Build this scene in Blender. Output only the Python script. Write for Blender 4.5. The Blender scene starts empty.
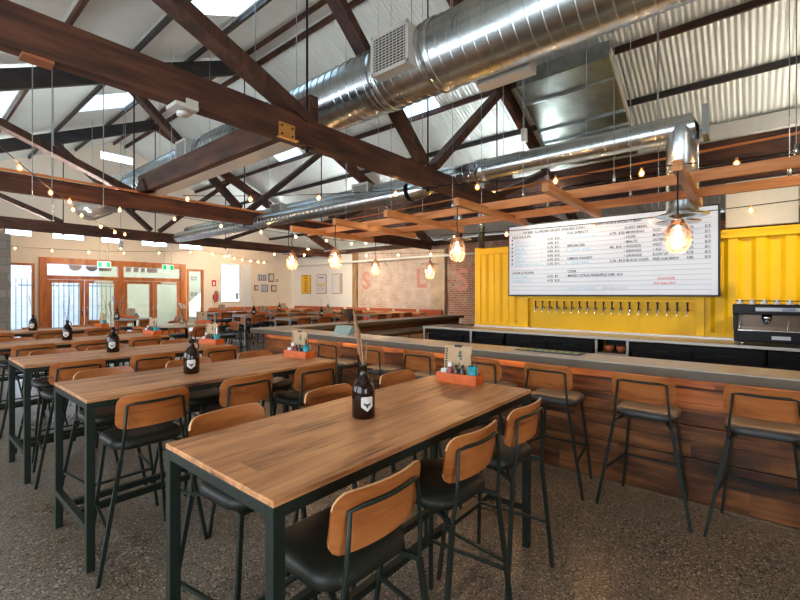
import bpy, math, random
from mathutils import Vector, Matrix
random.seed(7)
C = bpy.context.scene.collection
PI = math.pi
def R(d): return math.radians(d)

# ------------------------------------------------------------------ mesh builder
class MB:
    def __init__(s): s.v = []; s.f = []; s.sm = []; s.mi = []; s.m = 0
    def add(s, vs, fs, smooth=False):
        n = len(s.v); s.v += [tuple(p) for p in vs]
        for f in fs: s.f.append([i + n for i in f]); s.sm.append(smooth); s.mi.append(s.m)
        return s
    def box(s, x0, x1, y0, y1, z0, z1):
        vs = [(x, y, z) for z in (z0, z1) for y in (y0, y1) for x in (x0, x1)]
        return s.add(vs, [(0,2,3,1), (4,5,7,6), (0,1,5,4), (2,6,7,3), (0,4,6,2), (1,3,7,5)])
    def beam(s, a, b, w, h, up=(0,0,1)):
        a = Vector(a); b = Vector(b); d = (b - a).normalized(); up = Vector(up)
        if abs(d.dot(up)) > .98: up = Vector((0,1,0)) if abs(d.y) < .9 else Vector((1,0,0))
        r = d.cross(up).normalized(); u = r.cross(d).normalized()
        vs = []
        for p in (a, b):
            for sx, sy in ((-1,-1), (1,-1), (1,1), (-1,1)): vs.append(p + r*sx*w/2 + u*sy*h/2)
        return s.add(vs, [(3,2,1,0), (4,5,6,7), (0,1,5,4), (1,2,6,5), (2,3,7,6), (3,0,4,7)])
    def tube(s, pts, r, n=8, caps=True, r1=None):
        pts = [Vector(p) for p in pts]; k = len(pts); vs = []; fs = []
        ref = None
        for i, p in enumerate(pts):
            d = (pts[min(i+1, k-1)] - pts[max(i-1, 0)]).normalized()
            if ref is None:
                ref = Vector((0,0,1)) if abs(d.z) < .9 else Vector((1,0,0))
            a = d.cross(ref).normalized(); b = a.cross(d).normalized(); ref = b
            rr = r if not isinstance(r, (list, tuple)) else r[i]
            if r1 is not None: rr = r + (r1 - r) * i / max(k-1, 1)
            for j in range(n):
                t = 2*PI*j/n; vs.append(p + a*math.cos(t)*rr + b*math.sin(t)*rr)
        for i in range(k-1):
            for j in range(n):
                fs.append((i*n+j, i*n+(j+1) % n, (i+1)*n+(j+1) % n, (i+1)*n+j))
        s.add(vs, fs, True)
        if caps:
            s.add(vs[:n], [tuple(range(n-1, -1, -1))]); s.add(vs[-n:], [tuple(range(n))])
        return s
    def lathe(s, prof, c=(0,0,0), n=20, axis='z'):
        vs = []; fs = []; k = len(prof)
        for r, z in prof:
            for j in range(n):
                t = 2*PI*j/n
                if axis == 'z': p = (c[0]+r*math.cos(t), c[1]+r*math.sin(t), c[2]+z)
                elif axis == 'y': p = (c[0]+r*math.cos(t), c[1]+z, c[2]-r*math.sin(t))
                else: p = (c[0]+z, c[1]+r*math.cos(t), c[2]+r*math.sin(t))
                vs.append(p)
        for i in range(k-1):
            for j in range(n): fs.append((i*n+j, i*n+(j+1) % n, (i+1)*n+(j+1) % n, (i+1)*n+j))
        return s.add(vs, fs, True)
    def prism(s, pts, z0, z1):
        n = len(pts)
        vs = [(x, y, z0) for x, y in pts] + [(x, y, z1) for x, y in pts]
        fs = [tuple(range(n-1, -1, -1)), tuple(range(n, 2*n))] + [(i, (i+1) % n, n+(i+1) % n, n+i) for i in range(n)]
        return s.add(vs, fs)
    def sphere(s, c, r, n=10, m=6, sz=1):
        prof = [(max(r*math.sin(PI*i/m), 1e-4), -r*sz*math.cos(PI*i/m)) for i in range(m+1)]
        return s.lathe(prof, c, n)
    def build(s, name, mat, parent=None, bevel=0, seg=2, loc=None, rz=0, smooth=False):
        me = bpy.data.meshes.new(name); me.from_pydata(s.v, [], s.f); me.update()
        me.polygons.foreach_set('use_smooth', [bool(x) or smooth for x in s.sm])
        for m in (mat if isinstance(mat, (list, tuple)) else [mat]): me.materials.append(m)
        me.polygons.foreach_set('material_index', s.mi)
        o = bpy.data.objects.new(name, me); C.objects.link(o)
        if parent: o.parent = parent
        if loc: o.location = loc
        o.rotation_euler.z = rz
        if bevel:
            b = o.modifiers.new('bevel', 'BEVEL'); b.width = bevel; b.segments = seg; b.limit_method = 'ANGLE'; b.angle_limit = R(40)
        return o
def rrect(w, d, r, n=6, cx=0, cy=0):
    out = []
    for sx, sy, a in ((1,1,0), (-1,1,90), (-1,-1,180), (1,-1,270)):
        for i in range(n+1):
            t = R(a + 90*i/n); out.append((cx + sx*(w/2-r) + r*math.cos(t), cy + sy*(d/2-r) + r*math.sin(t)))
    return out
def tag(o, label=None, cat=None, group=None, kind=None):
    if label: o['label'] = label
    if cat: o['category'] = cat
    if group: o['group'] = group
    if kind: o['kind'] = kind
    return o
def thing(name, label, cat, loc=(0,0,0), rz=0, group=None):
    o = bpy.data.objects.new(name, None); C.objects.link(o); o.location = loc; o.rotation_euler.z = rz
    o.empty_display_size = .1
    return tag(o, label, cat, group)
def struct(o): o['kind'] = 'structure'; return o
def dup(o, loc=None, rz=None, label=None, parent=None):
    c = o.copy(); C.objects.link(c)
    if parent: c.parent = parent
    if loc is not None: c.location = loc
    if rz is not None: c.rotation_euler.z = rz
    if label: c['label'] = label
    for ch in list(o.children): dup(ch, parent=c)
    return c

# ------------------------------------------------------------------ materials
def new(name):
    m = bpy.data.materials.new(name); m.use_nodes = True; nt = m.node_tree
    return m, nt, nt.nodes['Principled BSDF']
def plain(name, col, rough=.5, metal=0, emit=None, es=1, var=0, nscale=20, bump=0, spec=None, coat=0):
    m, nt, b = new(name); L = nt.links.new
    b.inputs['Roughness'].default_value = rough; b.inputs['Metallic'].default_value = metal
    b.inputs['Base Color'].default_value = (*col, 1)
    if spec is not None: b.inputs['Specular IOR Level'].default_value = spec
    if coat: b.inputs['Coat Weight'].default_value = coat; b.inputs['Coat Roughness'].default_value = .15
    if emit: b.inputs['Emission Color'].default_value = (*emit, 1); b.inputs['Emission Strength'].default_value = es
    if var or bump:
        tc = nt.nodes.new('ShaderNodeTexCoord'); n = nt.nodes.new('ShaderNodeTexNoise')
        n.inputs['Scale'].default_value = nscale; n.inputs['Detail'].default_value = 5; n.inputs['Roughness'].default_value = .6
        L(tc.outputs['Object'], n.inputs['Vector'])
        if var:
            r = nt.nodes.new('ShaderNodeValToRGB'); e = r.color_ramp.elements
            e[0].position = .3; e[1].position = .7
            e[0].color = (*[c*(1-var) for c in col], 1); e[1].color = (*[min(1, c*(1+var)) for c in col], 1)
            L(n.outputs['Fac'], r.inputs['Fac']); L(r.outputs['Color'], b.inputs['Base Color'])
        if bump:
            bp = nt.nodes.new('ShaderNodeBump'); bp.inputs['Strength'].default_value = bump; bp.inputs['Distance'].default_value = .01
            L(n.outputs['Fac'], bp.inputs['Height']); L(bp.outputs['Normal'], b.inputs['Normal'])
    return m
def wood(name, dark, mid, light, axis='x', rough=.5, scale=1.0, plank=0, pax='y', bump=.2, obvar=.25, knots=True, coat=0, spec=.4):
    m, nt, b = new(name); L = nt.links.new; N = nt.nodes.new
    tc = N('ShaderNodeTexCoord'); oi = N('ShaderNodeObjectInfo')
    sep = N('ShaderNodeSeparateXYZ'); L(tc.outputs['Object'], sep.inputs[0])
    off = N('ShaderNodeVectorMath'); off.operation = 'ADD'; L(tc.outputs['Object'], off.inputs[0])
    mul = N('ShaderNodeMath'); mul.operation = 'MULTIPLY'; mul.inputs[1].default_value = 13.7; L(oi.outputs['Random'], mul.inputs[0])
    src = mul.outputs[0]; wn = None
    if plank:
        dv = N('ShaderNodeMath'); dv.operation = 'DIVIDE'; dv.inputs[1].default_value = plank; L(sep.outputs[pax.upper()], dv.inputs[0])
        fl = N('ShaderNodeMath'); fl.operation = 'FLOOR'; L(dv.outputs[0], fl.inputs[0])
        # boards broken along their length too
        al = N('ShaderNodeMath'); al.operation = 'MULTIPLY_ADD'; al.inputs[1].default_value = .7; L(sep.outputs[axis.upper()], al.inputs[0])
        f3 = N('ShaderNodeMath'); f3.operation = 'MULTIPLY'; f3.inputs[1].default_value = .37; L(fl.outputs[0], f3.inputs[0]); L(f3.outputs[0], al.inputs[2])
        fl2 = N('ShaderNodeMath'); fl2.operation = 'FLOOR'; L(al.outputs[0], fl2.inputs[0])
        cb = N('ShaderNodeCombineXYZ'); L(fl.outputs[0], cb.inputs[0]); L(fl2.outputs[0], cb.inputs[1]); L(oi.outputs['Random'], cb.inputs[2])
        wn = N('ShaderNodeTexWhiteNoise'); L(cb.outputs[0], wn.inputs['Vector'])
        ad = N('ShaderNodeMath'); ad.operation = 'MULTIPLY_ADD'; ad.inputs[1].default_value = 9.0; L(wn.outputs['Value'], ad.inputs[0]); L(mul.outputs[0], ad.inputs[2])
        src = ad.outputs[0]
    L(src, off.inputs[1])
    mp = N('ShaderNodeMapping'); L(off.outputs[0], mp.inputs['Vector'])
    sc = {'x': (1.0, 14, 14), 'y': (14, 1.0, 14), 'z': (14, 14, 1.0)}[axis]
    mp.inputs['Scale'].default_value = tuple(v*scale for v in sc)
    n1 = N('ShaderNodeTexNoise'); n1.inputs['Scale'].default_value = 1.6; n1.inputs['Detail'].default_value = 8; n1.inputs['Roughness'].default_value = .62; n1.inputs['Distortion'].default_value = .9
    L(mp.outputs[0], n1.inputs['Vector'])
    mp2 = N('ShaderNodeMapping'); L(off.outputs[0], mp2.inputs['Vector'])
    sc2 = {'x': (1.2, 4, 4), 'y': (4, 1.2, 4), 'z': (4, 4, 1.2)}[axis]; mp2.inputs['Scale'].default_value = sc2
    n2 = N('ShaderNodeTexNoise'); n2.inputs['Scale'].default_value = 1.5; n2.inputs['Detail'].default_value = 4; L(mp2.outputs[0], n2.inputs['Vector'])
    mx = N('ShaderNodeMath'); mx.operation = 'MULTIPLY_ADD'; mx.inputs[1].default_value = .45; L(n2.outputs['Fac'], mx.inputs[0])
    h = N('ShaderNodeMath'); h.operation = 'MULTIPLY'; h.inputs[1].default_value = .6; L(n1.outputs['Fac'], h.inputs[0]); L(h.outputs[0], mx.inputs[2])
    ramp = N('ShaderNodeValToRGB'); e = ramp.color_ramp.elements
    e[0].position = .38; e[0].color = (*dark, 1); e[1].position = .64; e[1].color = (*light, 1)
    q = ramp.color_ramp.elements.new(.5); q.color = (*mid, 1)
    L(mx.outputs[0], ramp.inputs['Fac'])
    hs = N('ShaderNodeHueSaturation'); L(ramp.outputs['Color'], hs.inputs['Color'])
    vv = N('ShaderNodeMath'); vv.operation = 'MULTIPLY_ADD'; vv.inputs[1].default_value = obvar*2; vv.inputs[2].default_value = 1-obvar
    L(wn.outputs['Value'] if wn else oi.outputs['Random'], vv.inputs[0]); L(vv.outputs[0], hs.inputs['Value'])
    L(hs.outputs['Color'], b.inputs['Base Color'])
    b.inputs['Roughness'].default_value = rough; b.inputs['Specular IOR Level'].default_value = spec
    if coat: b.inputs['Coat Weight'].default_value = coat; b.inputs['Coat Roughness'].default_value = .25
    if bump:
        bp = N('ShaderNodeBump'); bp.inputs['Strength'].default_value = bump; bp.inputs['Distance'].default_value = .006
        L(n1.outputs['Fac'], bp.inputs['Height']); L(bp.outputs['Normal'], b.inputs['Normal'])
    return m
M = {}
M['top'] = wood('worn_oak_top', (.075,.028,.010), (.46,.20,.075), (.64,.32,.14), 'x', rough=.42, plank=.16, pax='y', obvar=.12, bump=.10)
M['ply'] = wood('chair_plywood', (.19,.050,.010), (.38,.115,.026), (.48,.165,.042), 'x', rough=.38, scale=.8, obvar=.12, bump=.04, coat=.15)
M['plyedge'] = plain('plywood_edge', (.62,.33,.14), .5)
M['beam'] = wood('old_hardwood_beam_x', (.018,.007,.004), (.060,.020,.010), (.12,.043,.020), 'x', rough=.6, scale=.5, obvar=.12, bump=.35)
M['beamz'] = wood('old_hardwood_beam_strut', (.016,.007,.004), (.045,.017,.009), (.085,.034,.018), 'z', rough=.6, scale=.5, obvar=.15, bump=.35)
M['beamy'] = wood('old_hardwood_beam_y', (.018,.007,.004), (.050,.019,.010), (.10,.038,.019), 'y', rough=.6, scale=.5, obvar=.15, bump=.35)
M['rafter'] = wood('dark_painted_rafter', (.012,.011,.011), (.024,.021,.021), (.038,.032,.031), 'x', rough=.55, scale=.5, obvar=.1)
M['trelx'] = wood('trellis_pine_x', (.34,.12,.035), (.54,.22,.07), (.66,.31,.12), 'x', rough=.5, scale=.5, obvar=.12, bump=.08)
M['trely'] = wood('trellis_pine_y', (.32,.11,.032), (.52,.205,.065), (.64,.29,.11), 'y', rough=.5, scale=.5, obvar=.12, bump=.08)
M['barwood'] = wood('reclaimed_bar_boards', (.014,.005,.002), (.095,.034,.011), (.26,.100,.033), 'y', rough=.42, scale=.45, plank=.183, pax='z', obvar=.38, bump=.5)
M['barwoodx'] = wood('reclaimed_bar_boards_x', (.03,.011,.004), (.11,.042,.015), (.21,.09,.035), 'x', rough=.45, scale=.45, plank=.183, pax='z', obvar=.35, bump=.5)
M['frame_wood'] = wood('red_timber_door_frame', (.30,.075,.018), (.46,.13,.032), (.56,.18,.05), 'z', rough=.4, scale=.5, obvar=.1, bump=.05)
M['post'] = wood('raw_timber_post', (.22,.12,.05), (.38,.22,.10), (.50,.32,.17), 'z', rough=.6, scale=.5)
M['steel'] = plain('gunmetal_steel', (.016,.023,.017), .36, .25, var=.15, nscale=8, spec=.35)
M['silver'] = plain('light_grey_steel', (.42,.45,.48), .4, .4)
M['black'] = plain('black_metal', (.006,.006,.007), .3, 0, spec=.18)
M['vinyl'] = plain('dark_olive_vinyl', (.012,.013,.009), .45, 0, var=.2, nscale=6, bump=.05, spec=.3)
M['vinylblue'] = plain('grey_vinyl', (.04,.04,.042), .42, 0, var=.15, nscale=6)
M['galv'] = plain('galvanised_steel', (.60,.66,.67), .27, 1.0, var=.16, nscale=5, bump=.02)
M['galvdull'] = plain('dull_galvanised_sheet', (.30,.33,.30), .4, .9, var=.25, nscale=3)
M['cream'] = plain('cream_painted_metal', (.62,.60,.54), .5, .2, var=.06, nscale=4)
M['white'] = plain('white_paint', (.78,.77,.74), .55)
M['wallcream'] = plain('warm_white_wall', (.80,.69,.57), .8, var=.04, nscale=1.5)
M['wallwhite'] = plain('cool_white_wall', (.82,.79,.76), .8, var=.03, nscale=1.5)
M['yellow'] = plain('container_yellow', (.92,.54,.004), .40, 0, var=.04, nscale=3, spec=.25)
M['counter'] = plain('grey_concrete_counter', (.40,.38,.34), .33, 0, var=.12, nscale=9)
M['counteredge'] = plain('dark_counter_edge', (.115,.088,.055), .5, 0, var=.15, nscale=6)
M['inox'] = plain('brushed_stainless', (.42,.38,.33), .38, 1)
M['chrome'] = plain('chrome', (.75,.75,.75), .12, 1)
M['amber'] = plain('amber_glass', (.014,.005,.002), .07, 0, spec=.45)
M['label'] = plain('paper_label', (.62,.60,.55), .6)
M['ink'] = plain('black_ink', (.012,.012,.012), .6)
M['orange'] = plain('orange_stained_box', (.62,.115,.015), .45, var=.15, nscale=12)
M['kraft'] = plain('kraft_paper', (.50,.33,.18), .7, var=.1, nscale=15)
M['red'] = plain('red_plastic', (.30,.012,.008), .35)
M['sauce'] = plain('dark_sauce_glass', (.025,.008,.005), .15)
M['teal'] = plain('teal_enamel_tin', (.02,.28,.32), .35)
M['copper'] = plain('copper', (.72,.30,.14), .3, 1)
M['conduit'] = plain('copper_conduit', (.75,.27,.08), .4, .3)
M['bronze'] = plain('brass_plate', (.62,.30,.07), .42, .7, var=.15)
M['reed'] = plain('dried_reed', (.27,.135,.065), .8, var=.25, nscale=40)
M['reedlight'] = plain('dried_grass_stem', (.48,.33,.17), .8)
M['leafgreen'] = plain('green_leaf', (.10,.22,.06), .6)
M['petal'] = plain('cream_petal', (.75,.72,.6), .6)
M['purple'] = plain('purple_flower', (.32,.18,.5), .6)
M['terracotta'] = plain('terracotta_vinyl', (.46,.10,.045), .45, var=.08, nscale=5)
M['tan'] = plain('orange_tan_leather', (.52,.15,.05), .45, var=.08, nscale=5)
M['darkcloth'] = plain('dark_cavity', (.015,.015,.017), .6)
M['panelwhite'] = plain('glossy_white_rail_panel', (.8,.8,.82), .35)
M['exitgreen'] = plain('exit_sign_green', (.0,.35,.12), .4, emit=(.0,.6,.2), es=.8)
M['exitwhite'] = plain('exit_sign_white', (.8,.85,.8), .4, emit=(.8,1,.85), es=.8)
M['signred'] = plain('sign_red', (.55,.03,.03), .5)
M['bulb'] = plain('glowing_bulb', (1,.6,.3), .5, emit=(1,.50,.18), es=420)
M['pbulb'] = plain('glowing_pendant_bulb', (1,.6,.3), .5, emit=(1,.62,.30), es=9)
M['led'] = plain('warm_led', (1,.6,.3), .5, emit=(1,.56,.26), es=16)
M['fill_uplight'] = plain('added_uplight_tube', (1,1,1), .5, emit=(.86,.96,1), es=175)  # made-up tubes on the trusses, added to lift the ceiling
M['fill_uplight_warm'] = plain('added_warm_uplight_tube', (1,1,1), .5, emit=(1,.93,.80), es=165)
M['ledw'] = plain('spot_led', (1,.9,.8), .5, emit=(1,.85,.6), es=20)
M['boardlit'] = plain('menu_lightbox_face', (.26,.27,.28), .5, emit=(.82,.88,1.0), es=.50, spec=.2)
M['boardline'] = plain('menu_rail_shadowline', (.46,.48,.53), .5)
M['blueink'] = plain('blue_lettering', (.30,.58,.78), .6)
M['grass'] = plain('pale_ground', (.22,.21,.22), .9, var=.1)
M['gb'] = plain('grille_cavity', (.035,.028,.022), .8)
M['outwall'] = plain('pale_outdoor_wall', (.42,.45,.52), .9, var=.12, nscale=2)
M['outbeige'] = plain('beige_outdoor_render', (.30,.29,.19), .9, var=.06, nscale=2)
M['pinkpost'] = plain('pink_painted_post', (.62,.22,.20), .7)
M['fence'] = plain('dark_green_fence', (.10,.15,.15), .5)
M['laser'] = plain('blue_glass', (.05,.28,.36), .1)
M['block'] = None
def glassmat(name, tint=(1,1,1), gloss=.12, rough=.02):
    m = bpy.data.materials.new(name); m.use_nodes = True; nt = m.node_tree; nt.nodes.clear(); N = nt.nodes.new; L = nt.links.new
    o = N('ShaderNodeOutputMaterial'); mix = N('ShaderNodeMixShader'); t = N('ShaderNodeBsdfTransparent'); g = N('ShaderNodeBsdfGlossy')
    t.inputs['Color'].default_value = (*tint, 1); g.inputs['Roughness'].default_value = rough
    fr = N('ShaderNodeFresnel'); fr.inputs['IOR'].default_value = 1.45
    ad = N('ShaderNodeMath'); ad.operation = 'ADD'; ad.inputs[1].default_value = gloss*.3; L(fr.outputs[0], ad.inputs[0])
    L(ad.outputs[0], mix.inputs[0]); L(t.outputs[0], mix.inputs[1]); L(g.outputs[0], mix.inputs[2]); L(mix.outputs[0], o.inputs[0])
    return m
M['glass'] = glassmat('window_glass', (.93,.96,.98))
M['lampglass'] = glassmat('lamp_glass', (1,.95,.90), .3)
nt_ = M['lampglass'].node_tree; mo = [n for n in nt_.nodes if n.type == 'OUTPUT_MATERIAL'][0]; src_ = mo.inputs[0].links[0].from_socket
tl_ = nt_.nodes.new('ShaderNodeBsdfTranslucent'); tl_.inputs[0].default_value = (1,.9,.78,1); mx_ = nt_.nodes.new('ShaderNodeMixShader'); mx_.inputs[0].default_value = .035
nt_.links.new(src_, mx_.inputs[1]); nt_.links.new(tl_.outputs[0], mx_.inputs[2]); nt_.links.new(mx_.outputs[0], mo.inputs[0])
M['darkglass'] = plain('dark_fridge_glass', (.012,.014,.018), .08, 0, spec=.6)
def glowglass(name, col, es, f=.5):
    m = bpy.data.materials.new(name); m.use_nodes = True; nt = m.node_tree; nt.nodes.clear(); N = nt.nodes.new; L = nt.links.new
    o = N('ShaderNodeOutputMaterial'); mix = N('ShaderNodeMixShader'); t = N('ShaderNodeBsdfTransparent'); g = N('ShaderNodeEmission')
    g.inputs['Color'].default_value = (*col, 1); g.inputs['Strength'].default_value = es; mix.inputs[0].default_value = f
    L(t.outputs[0], mix.inputs[1]); L(g.outputs[0], mix.inputs[2]); L(mix.outputs[0], o.inputs[0]); return m
M['glowglass'] = glowglass('amber_bulb_glass', (1,.42,.10), 2.2)
def skysheet():
    m = bpy.data.materials.new('translucent_roof_sheet'); m.use_nodes = True; nt = m.node_tree; nt.nodes.clear(); N = nt.nodes.new; L = nt.links.new
    o = N('ShaderNodeOutputMaterial'); mix = N('ShaderNodeMixShader'); t = N('ShaderNodeBsdfTransparent'); g = N('ShaderNodeBsdfTranslucent')
    t.inputs['Color'].default_value = (.14,.19,.24,1); g.inputs['Color'].default_value = (.45,.55,.62,1); mix.inputs[0].default_value = .5
    L(t.outputs[0], mix.inputs[1]); L(g.outputs[0], mix.inputs[2]); L(mix.outputs[0], o.inputs[0]); return m
M['skysheet'] = skysheet()
# roof sheeting: pale painted corrugated steel with slight sheen
M['roof'] = plain('pale_corrugated_steel', (.72,.74,.69), .45, .1, var=.06, nscale=1.2)
# polished concrete
def concrete():
    m, nt, b = new('polished_aggregate_concrete'); N = nt.nodes.new; L = nt.links.new
    tc = N('ShaderNodeTexCoord')
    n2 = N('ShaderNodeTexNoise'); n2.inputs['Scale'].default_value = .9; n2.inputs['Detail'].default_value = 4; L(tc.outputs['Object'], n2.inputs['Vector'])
    base = N('ShaderNodeValToRGB'); e = base.color_ramp.elements; e[0].position = .32; e[0].color = (.095,.068,.043,1); e[1].position = .68; e[1].color = (.165,.142,.106,1)  # brown patches of warm lamp light painted into the base tone
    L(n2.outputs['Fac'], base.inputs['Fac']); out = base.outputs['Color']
    def math_(op, a, v):
        n = N('ShaderNodeMath'); n.operation = op; L(a, n.inputs[0])
        if isinstance(v, (int, float)): n.inputs[1].default_value = v
        else: L(v, n.inputs[1])
        return n.outputs[0]
    for sc, thr, rad, col in ((48, .70, .36, (.012,.011,.010)), (62, .74, .40, (.36,.31,.24)), (95, .62, .42, (.02,.018,.016)), (120, .66, .42, (.30,.25,.19))):
        v = N('ShaderNodeTexVoronoi'); v.inputs['Scale'].default_value = sc; L(tc.outputs['Object'], v.inputs['Vector'])
        sp = N('ShaderNodeSeparateColor'); L(v.outputs['Color'], sp.inputs[0])
        pick = math_('GREATER_THAN', sp.outputs[0], thr)
        rr = math_('MULTIPLY', sp.outputs[1], .25); rr = math_('ADD', rr, rad-.08)
        near_ = math_('LESS_THAN', v.outputs['Distance'], rr)
        fac = math_('MULTIPLY', pick, near_)
        mx = N('ShaderNodeMix'); mx.data_type = 'RGBA'; L(fac, mx.inputs['Factor']); L(out, mx.inputs['A']); mx.inputs['B'].default_value = (*col, 1); out = mx.outputs['Result']
    L(out, b.inputs['Base Color'])
    mr = N('ShaderNodeMapRange'); mr.inputs['To Min'].default_value = .22; mr.inputs['To Max'].default_value = .36; L(n2.outputs['Fac'], mr.inputs['Value']); L(mr.outputs[0], b.inputs['Roughness'])
    return m
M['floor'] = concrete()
def brick(name, c1, c2, mortar, axes, sw=.23, sh=.076, wash=None, mort=.012, washamt=(.42,.62)):
    m, nt, b = new(name); N = nt.nodes.new; L = nt.links.new
    tc = N('ShaderNodeTexCoord'); sp = N('ShaderNodeSeparateXYZ'); L(tc.outputs['Object'], sp.inputs[0])
    cb = N('ShaderNodeCombineXYZ'); L(sp.outputs[axes[0]], cb.inputs[0]); L(sp.outputs[axes[1]], cb.inputs[1])
    br = N('ShaderNodeTexBrick'); br.inputs['Scale'].default_value = 1; br.inputs['Brick Width'].default_value = sw; br.inputs['Row Height'].default_value = sh
    br.inputs['Mortar Size'].default_value = mort; br.inputs['Color1'].default_value = (*c1, 1); br.inputs['Color2'].default_value = (*c2, 1); br.inputs['Mortar'].default_value = (*mortar, 1)
    br.inputs['Bias'].default_value = 0
    L(cb.outputs[0], br.inputs['Vector'])
    out = br.outputs['Color']
    n = N('ShaderNodeTexNoise'); n.inputs['Scale'].default_value = 2.2; n.inputs['Detail'].default_value = 9; n.inputs['Roughness'].default_value = .7; L(tc.outputs['Object'], n.inputs['Vector'])
    if wash:
        r = N('ShaderNodeValToRGB'); e = r.color_ramp.elements; e[0].position = washamt[0]; e[0].color = (0,0,0,1); e[1].position = washamt[1]; e[1].color = (1,1,1,1)
        L(n.outputs['Fac'], r.inputs['Fac'])
        mx = N('ShaderNodeMix'); mx.data_type = 'RGBA'; L(r.outputs['Color'], mx.inputs['Factor']); L(out, mx.inputs['A']); mx.inputs['B'].default_value = (*wash, 1); out = mx.outputs['Result']
    L(out, b.inputs['Base Color']); b.inputs['Roughness'].default_value = .85
    bp = N('ShaderNodeBump'); bp.inputs['Strength'].default_value = .6; bp.inputs['Distance'].default_value = .008; L(br.outputs['Fac'], bp.inputs['Height']); bp.invert = True
    L(bp.outputs['Normal'], b.inputs['Normal'])
    return m
M['brick'] = brick('whitewashed_red_brick', (.50,.30,.23), (.42,.24,.18), (.55,.48,.42), ('Y','Z'), wash=(.64,.53,.46), washamt=(.36,.62))
M['brickside'] = brick('redder_old_brick', (.42,.16,.09), (.30,.10,.06), (.42,.34,.27), ('Y','Z'), wash=(.52,.40,.33), washamt=(.48,.68))
M['block'] = brick('grey_concrete_block', (.30,.255,.20), (.20,.165,.13), (.17,.15,.125), ('X','Z'), .40, .20, mort=.010)

# ------------------------------------------------------------------ room shell
def rz_(x): return 7.2 - .46*abs(x - 5.2)
XL, XR, YF, YB = -2.5, 12.7, -3.2, 17.5
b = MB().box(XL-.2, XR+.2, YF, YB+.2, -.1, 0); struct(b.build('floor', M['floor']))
# back wall (entrance wall) with openings, drawn in the XZ plane
def holed_wall(name, mat, plane, fixed, a0, a1, top, holes, thick, bottom=0, extra=0):
    """wall cut into strips around rectangular holes; top(a) gives its upper edge"""
    xs = sorted(set([a0, a1] + [h[0] for h in holes] + [h[1] for h in holes] + ([5.2] if plane == 'y' and a0 < 5.2 < a1 else [])))
    mb = MB()
    for i in range(len(xs)-1):
        p, q = xs[i], xs[i+1]; mid = (p+q)/2
        hs = sorted([(h[2], h[3]) for h in holes if h[0] <= mid <= h[1]])
        z = bottom; segs = []
        for h0, h1 in hs:
            if h0 > z: segs.append((z, h0, False))
            z = h1
        segs.append((z, None, True))
        for z0, z1, last in segs:
            zp, zq = (top(p), top(q)) if last else (z1, z1)
            f0, f1 = fixed, fixed + thick
            if plane == 'y': vs = [(p,f0,z0),(q,f0,z0),(q,f0,zq),(p,f0,zp),(p,f1,z0),(q,f1,z0),(q,f1,zq),(p,f1,zp)]
            else: vs = [(f0,p,z0),(f0,q,z0),(f0,q,zq),(f0,p,zp),(f1,p,z0),(f1,q,z0),(f1,q,zq),(f1,p,zp)]
            mb.add(vs, [(0,1,2,3),(5,4,7,6),(0,4,5,1),(3,2,6,7),(0,3,7,4),(1,5,6,2)])
    return mb.build(name, mat)
clere = [(2.2,2.85,3.5,3.76),(3.33,4.22,3.5,3.76),(4.67,5.3,3.5,3.76),(5.95,6.88,3.5,3.76),(7.3,8.25,3.5,3.76)]
holes = [(2.1,2.9,.1,2.66),(3.0,7.55,0,2.88),(7.6,8.28,.1,2.70),(9.0,9.95,1.32,3.02)] + clere + [(4.65,5.7,6.42,6.74)]
struct(holed_wall('wall_back', M['wallcream'], 'y', YB, XL, XR, lambda a: rz_(a)-.04, holes, .2))
win = 1
def window(x0, x1, z0, z1, fr, mat, mull=0):
    global win
    m = MB()
    m.box(x0, x0+fr, YB-.03, YB+.1, z0, z1).box(x1-fr, x1, YB-.03, YB+.1, z0, z1).box(x0+fr, x1-fr, YB-.03, YB+.1, z0, z0+fr).box(x0+fr, x1-fr, YB-.03, YB+.1, z1-fr, z1)
    o = struct(m.build('window_%d' % win, mat, bevel=.004)); win += 1
    MB().box(x0+fr, x1-fr, YB+.03, YB+.04, z0+fr, z1-fr).build('pane', M['glass'], o)
    return o
w1 = window(2.1, 2.9, .1, 2.66, .07, M['frame_wood'])
w2 = window(7.6, 8.28, .1, 2.70, .08, M['frame_wood'])
for c in clere + [(4.65,5.7,6.42,6.74)]: window(*c, .02, M['white'])
w3 = window(9.0, 9.95, 1.32, 3.02, .05, M['white'])
MB().box(10.0, 10.45, YB-.04, YB, 1.1, 3.05).build('white_reveal', M['white'], w3)
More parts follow.
